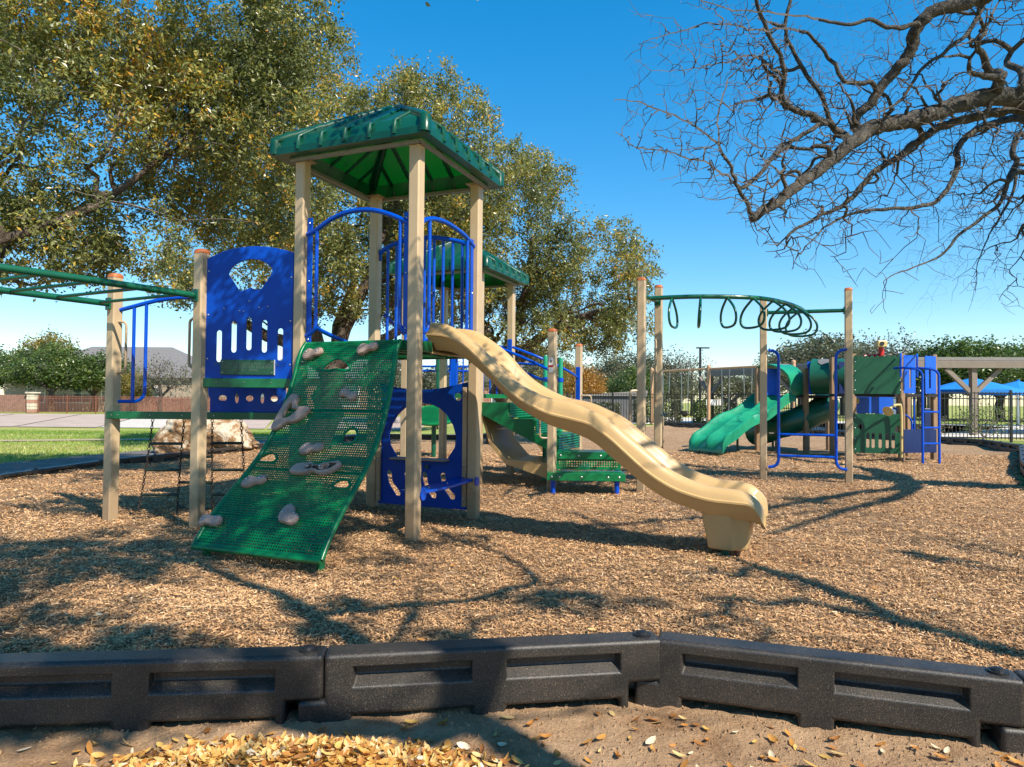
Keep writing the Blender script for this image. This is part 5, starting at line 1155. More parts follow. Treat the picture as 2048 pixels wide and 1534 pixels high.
def blob_points(blobs, n, rng, shell=.45, gap=.0, seed=3):
    w = np.array([b[6] if len(b) > 6 else b[3] * b[4] * b[5] for b in blobs], float); w /= w.sum(); out = []
    while sum(map(len, out)) < n:
        k = rng.choice(len(blobs), n, p=w); B = np.array([b[:6] for b in blobs])[k]
        d = rng.normal(size=(n, 3)); d /= np.linalg.norm(d, axis=1)[:, None]; r = (shell + (1 - shell) * rng.random(n)) ** (1 / 1.6)
        q = B[:, :3] + d * r[:, None] * B[:, 3:6]
        if gap:
            v = vnoise(q[:, 0] + q[:, 1] * .5, q[:, 2] + q[:, 1] * .3, .9, seed) * .6 + vnoise(q[:, 0], q[:, 2] * 1.3 + q[:, 1], 2.2, seed + 1) * .4; q = q[v > gap]
        out.append(q)
    return np.concatenate(out)[:n]
def wood(P, par, rad0, n0, rt, r_tip, name, parent, mt, mt_twig, thick=.02, jitter=.0):
    n = len(P); cnt = np.zeros(n); has = np.zeros(n, bool); has[par[par >= 0]] = True; cnt[~has] = 1
    for i in range(n - 1, -1, -1):
        if par[i] >= 0: cnt[par[i]] += cnt[i]
    k = math.log(rt / r_tip) / math.log(max(2, cnt.max())); r = r_tip * np.maximum(cnt, 1) ** k
    r[:n0] = np.where(np.array(rad0) > 0, rad0, r[:n0])
    for i in range(n0, n): r[i] = min(r[i], r[par[i]] * .85)
    main = np.full(n, -1); bestr = np.zeros(n)
    for i in range(n):
        p = par[i]
        if p >= 0 and r[i] > bestr[p] and (i < n0 or p >= n0 or main[p] < 0): bestr[p] = r[i]; main[p] = i
    big = MB()
    for i in range(n):
        if r[i] <= thick or (par[i] >= 0 and main[par[i]] == i and r[par[i]] > thick): continue
        ch = [i]; 
        while main[ch[-1]] >= 0 and r[main[ch[-1]]] > thick: ch.append(main[ch[-1]])
        pts = [P[j] for j in ch]; rs = [r[j] for j in ch]
        if par[i] >= 0: pts = [P[par[i]]] + pts; rs = [min(r[par[i]], r[i] * 1.25)] + rs
        if main[ch[-1]] >= 0: pts.append(P[main[ch[-1]]]); rs.append(r[main[ch[-1]]])
        if len(pts) < 2: continue
        sp_ = spline([tuple(q) for q in pts], 3); rr = np.interp(np.linspace(0, len(rs) - 1, len(sp_)), range(len(rs)), rs)
        if jitter: 
            for q in range(1, len(sp_) - 1): sp_[q] += Vector((R.uniform(-1, 1), R.uniform(-1, 1), R.uniform(-1, 1))) * rr[q] * jitter
        big.tube(sp_, .1, 8 if rr[0] < .06 else 12, rs=[float(x) * R.uniform(.965, 1.035) for x in rr])
    o = big.build(name, mt, parent, 60)
    e = np.array([i for i in range(n) if par[i] >= 0 and r[i] <= thick]); 
    if len(e):
        a = P[par[e]]; b = P[e]; mid = (a + b) / 2 + NR.normal(size=a.shape) * (np.linalg.norm(b - a, axis=1) * .06)[:, None]
        V = []; Fs = []; base = 0
        for (s0, s1, ra, rb) in ((a, mid, np.minimum(r[par[e]], r[e] * 1.3), r[e] * 1.1), (mid, b, r[e] * 1.1, r[e] * .75)):
            d = s1 - s0; d /= np.linalg.norm(d, axis=1)[:, None] + 1e-9; ref = np.where(np.abs(d[:, 2:3]) < .8, np.array([[0, 0, 1.]]), np.array([[1., 0, 0]]))
            x = np.cross(d, ref); x /= np.linalg.norm(x, axis=1)[:, None]; y = np.cross(d, x)
            rg = [s0 + (x * math.cos(q) + y * math.sin(q)) * ra[:, None] for q in (0, 2.094, 4.189)] + [s1 + (x * math.cos(q) + y * math.sin(q)) * rb[:, None] for q in (0, 2.094, 4.189)]
            V.append(np.stack(rg, 1).reshape(-1, 3)); bi = base + np.arange(len(e)) * 6
            for j in range(3): Fs.append(np.stack([bi + j, bi + (j + 1) % 3, bi + 3 + (j + 1) % 3, bi + 3 + j], 1))
            base += len(e) * 6
        t = tag(place('twigs', np_mesh('twigs', np.concatenate(V), np.concatenate(Fs)), mt_twig, parent), kind='stuff')
    return r
def leaf_mesh(name, C0, L, Wd, rng, tint, up=.25):
    n = len(C0); a = rng.normal(size=(n, 3)); a /= np.linalg.norm(a, axis=1)[:, None]; nn = rng.normal(size=(n, 3)) + np.array([SUNV.x * up, SUNV.y * up, up * 1.6]); b = np.cross(nn, a); b /= np.linalg.norm(b, axis=1)[:, None] + 1e-9
    l = (L * (.65 + .7 * rng.random(n)))[:, None]; w = (Wd * (.7 + .6 * rng.random(n)))[:, None]; c = np.cross(a, b)
    V = np.stack([C0 - a * l / 2, C0 + b * w / 2 + c * l * .08, C0 + a * l / 2, C0 - b * w / 2 + c * l * .08], 1).reshape(-1, 3)
    return np_mesh(name, V, np.arange(4 * n).reshape(-1, 4), np.repeat(tint, 4))
def leafy_tree(name, label, base, paths, blobs, nt, per, L, Wd, mt, seed, rt, gap=.3, spread=.16, bf=.25, group=None, warm=.5, warmdir=None, shell=.4, tip=.0035, leaf_x=None):
    rng = np.random.default_rng(seed); o = thing(name, label, 'tree', base, group)
    P0, par0, rad0, pl0 = seed_paths(paths); P0[3:] += rng.normal(size=P0[3:].shape) * .07; T = blob_points(blobs, nt, rng, shell, gap, seed)
    P, par = grow(P0, par0, pl0, T, bf); r = wood(P, par, rad0, len(P0), rt, tip, 'trunk', o, M['bark'], M['twig'], .02, .5)
    e = np.arange(len(P0), len(P)); e = e[r[e] < max(.012, tip * 1.6)]; wgt = rng.random(len(e)) ** 1.6 + .05; wgt /= wgt.sum()
    idx = rng.choice(e, int(len(e) * per), p=wgt); f = rng.random(len(idx))[:, None] ** .7
    C0 = P[par[idx]] * (1 - f) + P[idx] * f
    C0 = C0 + rng.normal(size=C0.shape) * spread * (.5 + .5 * rng.random((len(C0), 1)))
    if leaf_x is not None: C0 = C0[leaf_x(C0) | (vnoise(C0[:, 0], C0[:, 1], 1.7, 91) > .80)]
    t = vnoise(C0[:, 0], C0[:, 2] + C0[:, 1], .9, seed + 5); t2 = vnoise(C0[:, 0] + C0[:, 1], C0[:, 2], 3.5, seed + 6)
    tint = np.clip(.30 * rng.random(len(C0)) + .30 * t2 + .22 + (t - .5) * .25 + (rng.random(len(C0)) < warm * t * t2 * .9) * rng.uniform(.2, .5, len(C0)) - .12, 0, 1)
    place('crown', leaf_mesh('crown', C0, L, Wd, rng, tint), mt, o); return o
def path(pts, r0, r1, at=-1): n = len(pts); return (pts, [r0 + (r1 - r0) * i / (n - 1) for i in range(n)], at)
leafy_tree('live_oak', 'live oak with yellowing leaves whose limbs reach in over the overhead ladder', (-9.2, 7.6, 0),
    [path([(-9.2, 7.6, -.2), (-9.1, 7.6, 1.0), (-8.7, 7.6, 1.9)], .34, .24), path([(-7.6, 7.6, 2.3), (-6.5, 7.6, 2.6), (-5.6, 7.6, 2.95), (-4.8, 7.7, 3.35), (-4.0, 8.0, 3.9)], .085, .025, 2), path([(-8.2, 8.4, 3.0), (-7.4, 9.0, 3.9), (-6.4, 9.2, 4.9)], .06, .015, 2), path([(-8.6, 7.2, 3.0), (-8.0, 7.0, 4.2)], .16, .08, 2), path([(-5.9, 8.2, 3.3), (-5.0, 8.6, 3.9), (-4.2, 8.7, 4.5)], .04, .012, 5)],
    [(-5.3, 8.4, 4.4, 2.6, 1.4, 1.7), (-3.6, 8.7, 4.4, 1.5, 1.4, 1.7), (-6.0, 8.0, 3.0, 2.0, 1.2, .55), (-4.6, 8.4, 6.0, 2.6, 1.6, 1.2), (-4.2, 8.2, 2.85, 1.3, .9, .35)], 5600, 25, .062, .027, M['oakleaf'], 21, .16, .37, .08, warm=.65, tip=.0042)
leafy_tree('live_oak', 'spreading live oak with dark forked trunk behind the roofed tower', (-4.5, 16.2, 0),
    [path([(-4.5, 16.2, -.2), (-4.45, 16.2, .8), (-4.3, 16.2, 1.8)], .36, .3), path([(-4.7, 16.1, 2.7), (-5.2, 16.0, 3.8), (-5.6, 15.9, 5.0), (-5.9, 15.8, 6.3)], .15, .05, 2), path([(-4.0, 16.3, 2.8), (-3.6, 16.4, 4.0), (-3.1, 16.4, 5.4), (-2.7, 16.3, 7.0)], .15, .05, 2), path([(-3.6, 16.0, 2.4), (-2.6, 15.8, 3.0), (-1.8, 15.7, 4.0)], .15, .06, 2), path([(-5.5, 16.3, 2.4), (-6.6, 16.2, 3.0), (-7.5, 16.0, 3.5)], .15, .06, 2), path([(-4.2, 17.0, 3.0), (-4.1, 17.6, 4.6)], .16, .07, 2)],
    [(-4.5, 16.2, 6.7, 3.2, 2.8, 3.2), (-1.9, 16.2, 6.5, 2.1, 2.2, 2.7), (-5.5, 15.8, 4.0, 3.2, 2.4, 1.2), (-2.5, 16.0, 4.2, 2.5, 2.0, 1.4)], 6000, 22, .085, .040, M['oakleaf'], 33, .26, .40, .105, warm=.75, tip=.005)
leafy_tree('live_oak', 'rounder grey-green live oak standing behind the lower green roof', (-.3, 18.4, 0),
    [path([(-.3, 18.4, -.2), (-.3, 18.4, .9), (-.2, 18.4, 1.8)], .32, .27), path([(.3, 18.3, 2.5), (1.1, 18.2, 3.1), (1.9, 18.1, 3.5), (2.8, 18.0, 3.7)], .16, .05, 2), path([(-.6, 18.4, 2.8), (-1.2, 18.5, 4.0), (-1.6, 18.5, 5.2)], .16, .06, 2), path([(.1, 18.5, 3.0), (.3, 18.5, 4.4), (.5, 18.4, 5.6)], .17, .06, 2), path([(-.9, 18.2, 2.3), (-1.9, 18.1, 2.9)], .12, .06, 2)],
    [(-.2, 18.4, 5.8, 2.3, 2.4, 2.4), (2.1, 18.2, 4.4, 1.9, 2.2, 1.8), (-2.3, 18.6, 4.9, 2.0, 2.0, 2.2), (1.3, 18, 3.0, 2.6, 2.0, .8)], 5200, 19, .085, .040, M['oakleaf'], 45, .25, .40, .105, warm=.4, tip=.005)
# oak behind the camera: its crown dapples the ground in front
leafy_tree('live_oak', 'live oak overhead that dapples the near mulch, only hanging twig tips showing', (6.2, -4.2, 0),
    [path([(6.2, -4.2, -.2), (6.1, -4.1, 1.2), (5.9, -3.9, 2.2)], .36, .28), path([(5.0, -3.0, 3.2), (4.0, -1.8, 3.9), (3.0, -.6, 4.3), (2.0, .5, 4.5), (1.0, 1.4, 4.6), (-.2, 2.0, 4.7)], .13, .018, 2), path([(6.0, -2.6, 3.4), (5.9, -1.2, 4.0), (5.3, .2, 4.3), (5.0, 1.5, 4.5), (4.3, 2.6, 4.6), (3.8, 3.7, 4.7)], .13, .016, 2), path([(4.4, -3.4, 3.5), (2.6, -2.6, 4.1), (1.2, -1.6, 4.4), (0, -.6, 4.6), (-1.0, .4, 4.7)], .11, .016, 2), path([(3.3, 1.2, 4.5), (2.9, 2.2, 4.6), (2.2, 3.2, 4.7), (1.2, 4.0, 4.6)], .035, .013, 6), path([(7.0, -2.4, 3.6), (7.6, -.8, 4.2), (7.7, .9, 4.5), (7.2, 2.4, 4.6)], .11, .016, 2), path([(.4, 4.2, 4.5), (-.3, 4.5, 4.3), (-.8, 4.6, 4.25)], .012, .007, 22)],
    [(1.2, 2.6, 4.6, 1.7, 1.6, .35, 3.4), (-.3, .9, 4.7, 1.6, 1.7, .4, 3.6), (1.4, -.6, 4.5, 1.6, 1.2, .35, 2.0), (3.8, 1.4, 4.5, 1.9, 2.3, .35, 4.4), (6.8, 1.6, 4.6, 2.1, 2.6, .4, 5.6), (6.1, 4.5, 4.75, 1.2, 1.3, .3, 3.2), (-.8, 3.9, 4.75, 1.2, .7, .25, .9), (-.3, 5.3, 5.15, .8, .4, .2, .35), (-.5, 4.55, 4.15, .5, .15, .15, .08)], 2500, 44, .07, .034, M['oakleaf'], 57, .3, .36, .09, warm=.3, bf=.1, shell=.05, tip=.0105, leaf_x=lambda q: (q[:, 0] - .2 * q[:, 1] + .5 * np.sin(q[:, 1] * 3.1) < 1.7))
# bare oak on the right
BO_ = thing('bare_oak', 'leafless oak whose grey limbs arch in over the ring bridge', 'tree', (8.8, 8.2, 0))
rng = np.random.default_rng(77)
pp = []; trunk = [(8.8, 8.2, -.2), (8.75, 8.2, 1.2), (8.6, 8.15, 2.4), (8.3, 8.1, 3.3)]
pp.append(path(trunk, .38, .28))
def fine(pts):
    q = spline([p[:3] for p in pts], 3); rr = np.interp(np.linspace(0, len(pts) - 1, len(q)), range(len(pts)), [p[3] for p in pts])
    for i in range(1, len(q) - 1): q[i] = q[i] + Vector((R.uniform(-1, 1), R.uniform(-1, 1), R.uniform(-1, 1))) * .012
    return [tuple(p) for p in q], [float(x) for x in rr]
joins = {'a': [(8.0, 8.05, 4.0, .2), (7.3, 7.95, 4.5, .16), (6.5, 7.8, 4.72, .13)], 'c': [(7.6, 8.05, 4.0, .14), (6.8, 8.0, 4.35, .11)], 'd': [(8.0, 8.2, 3.7, .12), (7.0, 8.3, 4.1, .09)], 'e': [(8.2, 8.6, 3.9, .1), (7.3, 8.8, 4.1, .07)], 'pz': [(8.5, 8.9, 3.6, .06), (7.9, 9.0, 3.8, .04)]}
start = {}; nodes = len(trunk)
for k in ('a', 'c', 'd', 'e', 'pz', 'b', 'fz', 'g', 'h', 'i', 'j', 'k', 'lz', 'mz', 'o', 'q', 'rz'):
    L_ = joins.get(k, []) + LIMBS[k]; p_, r_ = fine(L_)
    if k in joins: at = 3
    else:
        ally = [q for t in pp for q in t[0]]; dd_ = [math.dist(q, p_[0]) for q in ally]; at = int(np.argmin(dd_))
        if k == 'j' : pass
    pp.append((p_, [q * (.9 if k == 'a' else .78) for q in r_], at)); 
pp.append(path([(8.6, 8.0, 4.4), (8.3, 7.4, 5.6), (7.4, 6.8, 6.6), (6.2, 6.2, 7.2)], .2, .08, 3))
pp.append(path([(8.4, 6.8, 4.0), (7.6, 5.2, 4.8), (6.6, 3.8, 5.2), (5.4, 2.9, 5.4), (4.2, 2.2, 5.6)], .09, .03, 3))
pp.append(path([(8.9, 6.6, 4.4), (8.6, 4.6, 5.4), (7.8, 3.0, 6.0), (6.8, 1.4, 6.4)], .09, .03, 3))
pp.append(path([(9.4, 9.0, 4.2), (9.8, 10.2, 5.4), (9.6, 11.6, 6.2)], .17, .06, 3))
P0, par0, rad0, pl0 = seed_paths(pp)
# twig targets: around the limbs, plus the outer crown
lim = np.concatenate([np.array(fine(LIMBS[k])[0]) for k in LIMBS]); k_ = rng.integers(0, len(lim), 5200)
T1 = lim[k_] + rng.normal(size=(5200, 3)) * np.array([.36, .36, .27]); 
T2 = blob_points([(3.3, 6.4, 4.75, 1.7, .7, .55), (2.0, 6.1, 4.1, .8, .5, .8), (6.0, 8.6, 3.7, 1.3, 1.0, 1.0), (6.3, 8.9, 2.9, .8, .8, .6), (5.2, 7.0, 6.0, 2.0, 1.2, 1.0)], 1500, rng, .1)
T3 = blob_points([(5.6, 2.8, 5.6, 2.2, 1.6, .8), (7.2, 3.4, 6.0, 1.6, 2.0, .9), (9.4, 11, 6, 1.8, 1.8, 1.3), (8.0, 6.0, 7.0, 2.5, 1.5, 1.0)], 1300, rng, .1)
T = np.concatenate([T1, T2, T3])
px = T[:, 0] / T[:, 1]; pz = (T[:, 2] - 1.2) / T[:, 1]
T = T[~((px < .155) & (pz < .62)) & ~((pz < .02) & (px > 0))]
low = np.interp(T[:, 0] / T[:, 1], [.15, .2, .3, .36, .45, .55, .65, .8], [.40, .33, .29, .23, .16, .12, .08, .05]); T = T[((T[:, 2] - 1.2) / T[:, 1] > low) | (T[:, 1] < 4.5)]
P, par = grow(P0, par0, pl0, T, .12)
wood(P, par, rad0, len(P0), .3, .0040, 'trunk', BO_, M['barkpale'], M['darktwig'], .014, .12)
# hanging tips of the overhead oak at the top of the picture
# ------------------------------------------------------------------ far trees
def far_proto(kind, seed):
    rng = np.random.default_rng(seed); o = bpy.data.objects.new('far_tree', None)
    mt = {'green': 'greenleaf', 'grey': 'greyleaf', 'yellow': 'yellowleaf', 'orange': 'orangeleaf', 'bare': 'greyleaf'}[kind]
    paths = [path([(0, 0, -.3), (.1, 0, 1.0), (0, .05, 1.7)], .24, .18), path([(.7, .2, 2.6), (1.5, .3, 3.6)], .12, .05, 2), path([(-.7, -.1, 2.5), (-1.6, -.2, 3.3)], .12, .05, 2), path([(.05, .3, 3.0), (.1, .2, 4.4)], .13, .05, 2)]
    bl = [(0, 0, 4.0, 2.6, 2.4, 1.6), (1.5, .2, 3.3, 1.6, 1.8, 1.3), (-1.7, 0, 3.3, 1.7, 1.8, 1.3), (rng.uniform(-.8, .8), 0, 5.0, 1.4, 1.4, 1.1)]
    n = 420 if kind != 'bare' else 900
    P0, par0, rad0, pl0 = seed_paths(paths); T = blob_points(bl, n, rng, .25, .25, seed); P, par = grow(P0, par0, pl0, T, .25)
    WLOC[o.name] = Vector((0, 0, 0)); col.objects.link(o)
    r = wood(P, par, rad0, len(P0), .22, .012 if kind == 'bare' else .01, 'trunk', o, M['bark'] if kind != 'bare' else M['barkpale'], M['twig'], .03)
    per = {'bare': 1.2, 'grey': 15}.get(kind, 22); C0 = P[rng.integers(len(P0), len(P), int(n * per))] + rng.normal(size=(int(n * per), 3)) * .26
    t2 = vnoise(C0[:, 0] + C0[:, 1], C0[:, 2], 2.0, seed + 6); tint = np.clip(.5 * rng.random(len(C0)) + .55 * t2 - .05, 0, 1)
    place('crown', leaf_mesh('crown', C0, .19, .12, rng, tint), M[mt], o); return o
PROTO = {k: [far_proto(k, 100 + i * 7 + j) for j in range(2 if k in ('green', 'grey') else 1)] for i, k in enumerate(('green', 'grey', 'yellow', 'orange', 'bare'))}
LBF = {'green': ('dense dark green oak behind the rust red fence', 'dense green oak behind the pavilion roof'), 'grey': ('hazy grey-green tree behind the grey roofed houses', 'hazy grey-green tree in the tree line beyond the pool'), 'yellow': ('yellow-green tree standing behind the dark green oaks', 'yellow-green tree next to the orange leaved one'), 'orange': ('small orange leaved tree in the tree line',) * 2, 'bare': ('small leafless tree in front of the brick house', 'leafless grey tree rising above the far tree line')}
usedp = set()
for i, (x, y, zt, kind) in enumerate(FAR):
    pr = PROTO[kind][i % len(PROTO[kind])]; z0 = TZ(x, y); s_ = (zt - z0) / 5.8; sx = s_ * (R.uniform(1.15, 1.5) if kind in ('green', 'grey') else 1.05)
    lb = LBF[kind][0 if x < -6 else 1]; gp_ = lb + 's'
    if x > -6:
        q = x / y; wh = 'under the front tower deck' if q < 0 else 'left of the ring bridge posts' if q < .13 else 'between the ring bridge posts and the light pole' if q < .25 else 'above the swing frame' if q < .38 else 'above the tube and green panels' if q < .56 else 'above the pavilion roof'
        lb = {'green': 'dense green oak', 'grey': 'hazy grey-green tree', 'yellow': 'yellow-green tree', 'orange': 'small orange leaved tree', 'bare': 'leafless grey tree'}[kind] + ' seen ' + wh
    if pr.name in usedp: o = copy_tree(pr)
    else: o = pr; usedp.add(pr.name)
    o.location = (x, y, z0); o.scale = (sx, sx, s_); o.rotation_euler = (0, 0, R.uniform(0, 6.28)); tag(o, lb, 'tree', gp_)
# hedges and shrubs by the fence
def hedge(name, label, c, d, n, leaf, mt, seed, group=None, cat='hedge'):
    rng = np.random.default_rng(seed); q = rng.uniform(-.5, .5, (n, 3)); k = rng.integers(0, 3, n); sg = rng.choice([-.5, .5], n); q[np.arange(n), k] = np.where(rng.random(n) < .7, sg, q[np.arange(n), k]); q[:, 2] = np.abs(q[:, 2]) * np.sign(q[:, 2])
    C0 = np.array(c) + q * np.array(d) + rng.normal(size=(n, 3)) * .05; C0[:, 2] = np.maximum(C0[:, 2], .03)
    o = thing(name, label, cat, (c[0], c[1], 0), group); tint = np.clip(rng.random(n) * .6 + .4 * vnoise(C0[:, 0] * 2, C0[:, 2] * 2 + C0[:, 1], 2, seed), 0, 1)
    place('foliage', leaf_mesh('foliage', C0, leaf, leaf * .55, rng, tint), M[mt], o)
    for j in range(5):
        x = c[0] + d[0] * (j - 2) * .18; m = MB(); m.tube([(x, c[1], -.05), (x + R.uniform(-.1, .1), c[1] + R.uniform(-.1, .1), c[2] + d[2] * .3)], .03, 5); m.build('stem', M['bark'], o, 40)
    return o
hedge('clipped_hedge', 'brownish clipped hedge between two ring bridge posts', (8.0, 37.4, .62), (2.4, .9, 1.2), 2600, .14, 'greyleaf', 5)
hedge('clipped_hedge', 'bright green clipped hedge by the middle swing post', (10.6, 35.6, .62), (2.0, .9, 1.2), 2600, .14, 'greenleaf', 6)
hedge('clipped_hedge', 'rounded brown hedge in front of the grey block building', (4.6, 36.6, .5), (2.2, .9, 1.0), 2200, .14, 'greyleaf', 8)
def shrub(x, y, h, w, label, seed, mt='yellowleaf', n=900):
    rng = np.random.default_rng(seed); o = thing('wispy_shrub', label, 'shrub', (x, y, 0), 'wispy shrubs along the pool fence'); paths = [path([(x, y, -.1), (x, y, .15)], .03, .025)]
    P0, par0, rad0, pl0 = seed_paths(paths); T = blob_points([(x, y, h * .55, w, w * .6, h * .45)], 260, rng, .1); P, par = grow(P0, par0, pl0, T, .5)
    wood(P, par, rad0, len(P0), .028, .005, 'stems', o, M['twig'], M['twig'], .02); C0 = P[rng.integers(2, len(P), n)] + rng.normal(size=(n, 3)) * .06
    place('foliage', leaf_mesh('foliage', C0, .07, .035, rng, rng.random(n)), M[mt], o)
shrub(14.4, 20.8, 1.35, .95, 'wispy yellow-green shrub beside the play ladder', 61, 'greenleaf', 700); shrub(12.9, 21.0, .9, .7, 'nearly bare grey shrub at the foot of the pool fence', 62, 'greyleaf', 350); shrub(16.0, 20.6, 1.2, .8, 'wispy green shrub below the blue umbrella', 63, 'greenleaf', 600)
shrub(-33.5, 58.6, 1.5, 2.6, 'low tangled shrub behind the rust red fence', 64, 'greyleaf', 900); shrub(-26.5, 58.8, 1.8, 2.8, 'dark tangled shrub below the green oak', 65, 'greenleaf', 900)
# ------------------------------------------------------------------ grass blades on the near lawn
rng = np.random.default_rng(15); n = 90000; x = rng.uniform(-26, -3, n); y = 11 + 24 * rng.random(n) ** 1.3
k = ~inside(x, y, BED) & (x < -9.5 + .19 * np.maximum(0, y - 9)) & (np.abs(y - np.interp(x, [-30, -16, -10, -4, 2], [14.5, 17.4, 19.6, 22.5, 26])) > .42) & (x / y > -.95); x = x[k]; y = y[k]; n = len(x); z = terrain(x, y) - .035
h = .03 + .05 * rng.random(n) * (.4 + vnoise(x, y, .6, 71)); th = rng.random(n) * 6.28; dx = np.cos(th); dy = np.sin(th); w = .008 + .01 * rng.random(n); lx = rng.normal(0, .025, n); ly = rng.normal(0, .025, n)
V = np.stack([np.stack([x - dx * w, y - dy * w, z], 1), np.stack([x + dx * w, y + dy * w, z], 1), np.stack([x + lx, y + ly, z + h], 1)], 1).reshape(-1, 3)
tint = np.clip(vnoise(x * .5, y, .5, 72) * .6 + .4 * rng.random(n), 0, 1)
M['grass'] = leaf_mat('grass_blade', [(0, (.10, .19, .02)), (.5, (.20, .30, .045)), (.8, (.36, .36, .10)), (1, (.50, .42, .20))], .25, rough=.5)
tag(place('grass', np_mesh('grass', V, np.arange(3 * n).reshape(-1, 3), np.repeat(tint, 3)), M['grass'], None, False), 'short mown grass on the lawn by the boulder', 'grass', kind='stuff')
# ------------------------------------------------------------------ wood chips on the mulch
rng = np.random.default_rng(5); N = 440000
y = 2.35 * (16.0 / 2.35) ** (rng.random(N) ** 1.0); x = rng.uniform(-.86, .86, N) * (y + .6); k = inside(x, y, BED) & (x > -7.2) & (x < 12.5); x = x[k]; y = y[k]; n = len(x)
z = mulch_z(x, y) + .006 + rng.random(n) * .012; th = rng.random(n) * math.pi * 2; el = rng.normal(0, .28, n); ro = rng.normal(0, .45, n)
gs = (1 + .10 * np.maximum(0, y - 3.0)); L = (.008 + .026 * rng.random(n) ** 2.4) * gs; Wd = (.003 + .005 * rng.random(n)) * gs
a = np.stack([np.cos(th) * np.cos(el), np.sin(th) * np.cos(el), np.sin(el)], 1); b = np.stack([-np.sin(th) * np.cos(ro), np.cos(th) * np.cos(ro), np.sin(ro)], 1)
C0 = np.stack([x, y, z], 1); l = L[:, None] / 2; w = Wd[:, None] / 2
V = np.stack([C0 - a * l - b * w, C0 + a * l - b * w * .7, C0 + a * l * 1.02 + b * w * .8, C0 - a * l + b * w], 1).reshape(-1, 3)
big = vnoise(x, y, .8, 31) * .6 + vnoise(x, y, 2.6, 32) * .4
tint = np.clip(rng.normal(.56, .19, n) + (big - .5) * .40, 0, 1)
o = place('wood_chips', np_mesh('wood_chips', V, np.arange(4 * n).reshape(-1, 4), np.repeat(tint, 4)), M['chip'], None, False); tag(o, 'loose tan wood chips covering the play area', 'wood chips', kind='stuff')
rng = np.random.default_rng(6); n = 9000; x = rng.uniform(-2.2, 2.1, n); y = rng.uniform(1.95, 2.85, n); k = inside(x, y, FRONT); x = x[k]; y = y[k]; n = len(x); s_ = .002 + .007 * rng.random(n) ** 3
C0 = np.stack([x, y, dirt_z(x, y) + s_ * .2], 1); tet = np.array([(1, 0, -.4), (-.5, .87, -.4), (-.5, -.87, -.4), (0, 0, 1.)]); V = (C0[:, None] + (tet[None] + rng.normal(0, .25, (n, 4, 3))) * s_[:, None, None]).reshape(-1, 3)
Q = (np.array([(0, 1, 3), (1, 2, 3), (2, 0, 3), (0, 2, 1)])[None] + (np.arange(n) * 4)[:, None, None]).reshape(-1, 3)
tag(place('dirt_crumbs', np_mesh('dirt_crumbs', V, Q), M['dirt'], None, False), 'small crumbs of dry earth on the bare dirt', 'dirt', kind='stuff')
# ------------------------------------------------------------------ leaves on the dirt
def dry_leaf_arrays(C0, th, tilt, L, Wd, rng, curl=.25):
    n = len(C0); prof = [(-.5, .02), (-.28, .75), (.05, 1.0), (.32, .7), (.5, .03)]
    ax = np.stack([np.cos(th), np.sin(th), np.zeros(n)], 1); bx = np.stack([-np.sin(th), np.cos(th), np.zeros(n)], 1); cz = np.array([[0, 0, 1.]])
    ro = rng.normal(0, tilt, (n, 1)); pi = rng.normal(0, tilt, (n, 1)); b2 = bx * np.cos(ro) + cz * np.sin(ro); a2 = ax * np.cos(pi) + cz * np.sin(pi); n2 = np.cross(a2, b2); n2 *= np.sign(n2[:, 2:3] + 1e-9)
    cu = (rng.random((n, 1)) * curl + .05); rows = []
    for p, w in prof:
        c = C0 + a2 * (L[:, None] * p) + n2 * (cu * L[:, None] * (p * p * 2 - .1))
        rows += [c + b2 * (Wd[:, None] * w / 2) + n2 * (cu * Wd[:, None] * w * .55), c, c - b2 * (Wd[:, None] * w / 2) + n2 * (cu * Wd[:, None] * w * .55)]
    V = np.stack(rows, 1).reshape(-1, 3); q = []
    for i in range(4):
        for j in range(2): q.append((i * 3 + j, i * 3 + j + 1, i * 3 + j + 4, i * 3 + j + 3))
    Q = (np.array(q)[None] + (np.arange(n) * 15)[:, None, None]).reshape(-1, 4); return V, Q
rng = np.random.default_rng(9)
n = 3000; u = rng.random(n); cx = rng.normal(-.66, .27, n); cy = 2.18 + rng.normal(0, .085, n); k = (cy < 2.37) & (cx > -1.5) & (cx < .05) & (cy > 1.9); cx = cx[k]; cy = cy[k]; n = len(cx)
hh = .085 * np.exp(-((cx + .60) / .34) ** 2 - ((cy - 2.17) / .12) ** 2); C0 = np.stack([cx, cy, dirt_z(cx, cy) + .01 + hh * rng.random(n) ** .5], 1)
V, Q = dry_leaf_arrays(C0, rng.random(n) * 6.28, .45, .030 + .032 * rng.random(n), .012 + .014 * rng.random(n), rng, .5)
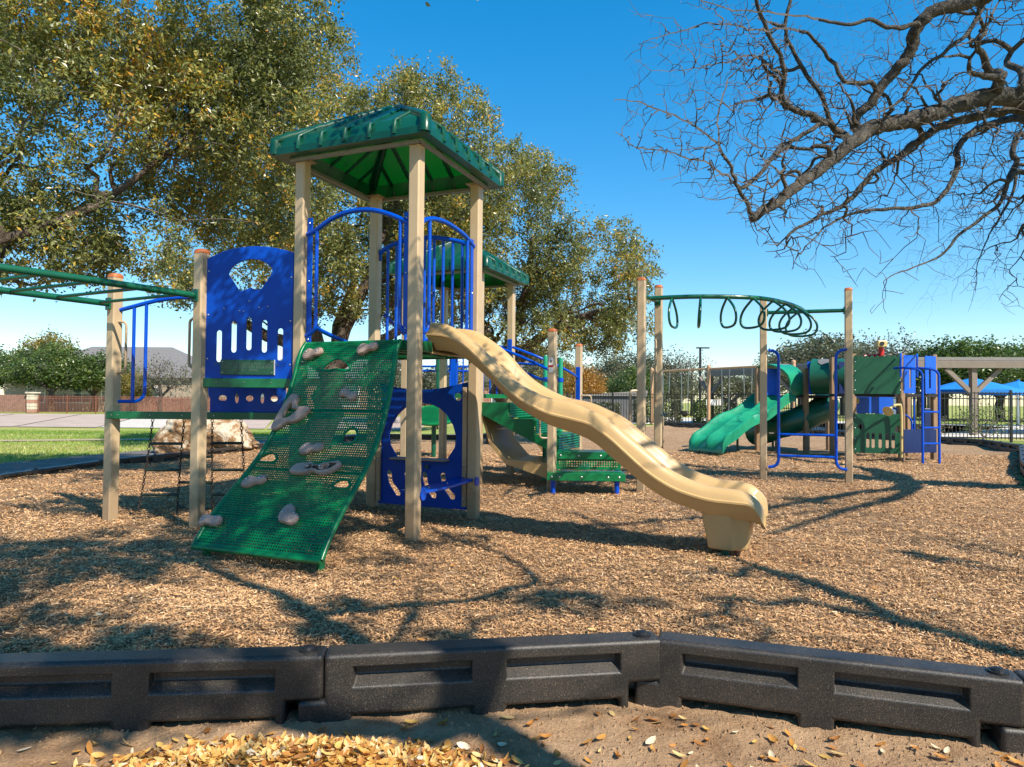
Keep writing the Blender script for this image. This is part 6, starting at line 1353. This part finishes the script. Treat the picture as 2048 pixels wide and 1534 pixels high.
o = place('leaf_pile', np_mesh('leaf_pile', V, Q, np.repeat(np.clip(rng.normal(.45, .27, n), 0, 1), 15), True), M['dryleaf'], None, False); tag(o, 'drift of fallen yellow and tan oak leaves on the dirt', 'leaves', kind='stuff')
protos = []
for t in (.08, .2, .3, .5, .72, .95):
    for cu_ in (.15, .5):
        V, Q = dry_leaf_arrays(np.array([[0, 0, .006]]), np.array([0.]), .12, np.array([.058]), np.array([.025]), rng, cu_); me = np_mesh('fallen_leaf', V, Q, np.full(15, t), True); me.materials.append(M['dryleaf']); protos.append((t, me))
NAMES = [(.25, 'single rusty brown fallen leaf lying on the bare dirt', 'rusty leaves on the dirt'), (.6, 'single amber fallen leaf lying on the bare dirt', 'amber leaves on the dirt'), (2, 'single pale cream fallen leaf lying on the bare dirt', 'pale leaves on the dirt')]
for i in range(120):
    for _ in range(50):
        xx_ = R.uniform(-1.95, 1.75); yy_ = R.uniform(2.14, 2.72); lim_ = np.interp(xx_, [-1.95, -.69, .6, 1.78], [2.37, 2.49, 2.69, 2.31])
        if yy_ < lim_ - .02 and not (-1.1 < xx_ < -.1 and yy_ < 2.34) and (xx_ > -.4 or R.random() < .3): break
    t, me = R.choice(protos); o = bpy.data.objects.new('fallen_leaf', me); col.objects.link(o); o.location = (xx_, yy_, float(dirt_z(np.array([xx_]), np.array([yy_]))[0]) + .004); s_ = R.uniform(.45, 1.1); o.scale = (s_, s_, s_); o.rotation_euler = (R.gauss(0, .2), R.gauss(0, .2), R.uniform(0, 6.28))
    for lim2, lb, gp_ in NAMES:
        if t < lim2: tag(o, lb, 'leaf', gp_); break
for i in range(60):
    xx_ = R.uniform(-2.6, 3.2); yy_ = R.uniform(3.0, 6.5); t, me = R.choice(protos); o = bpy.data.objects.new('fallen_leaf', me); col.objects.link(o); o.location = (xx_, yy_, float(mulch_z(np.array([xx_]), np.array([yy_]))[0]) + .022); o.scale = (.8,) * 3; o.rotation_euler = (R.gauss(0, .25), R.gauss(0, .25), R.uniform(0, 6.28))
    for lim2, lb, gp_ in NAMES:
        if t < lim2: tag(o, lb.replace('bare dirt', 'wood chips'), 'leaf', gp_.replace('dirt', 'wood chips')); break
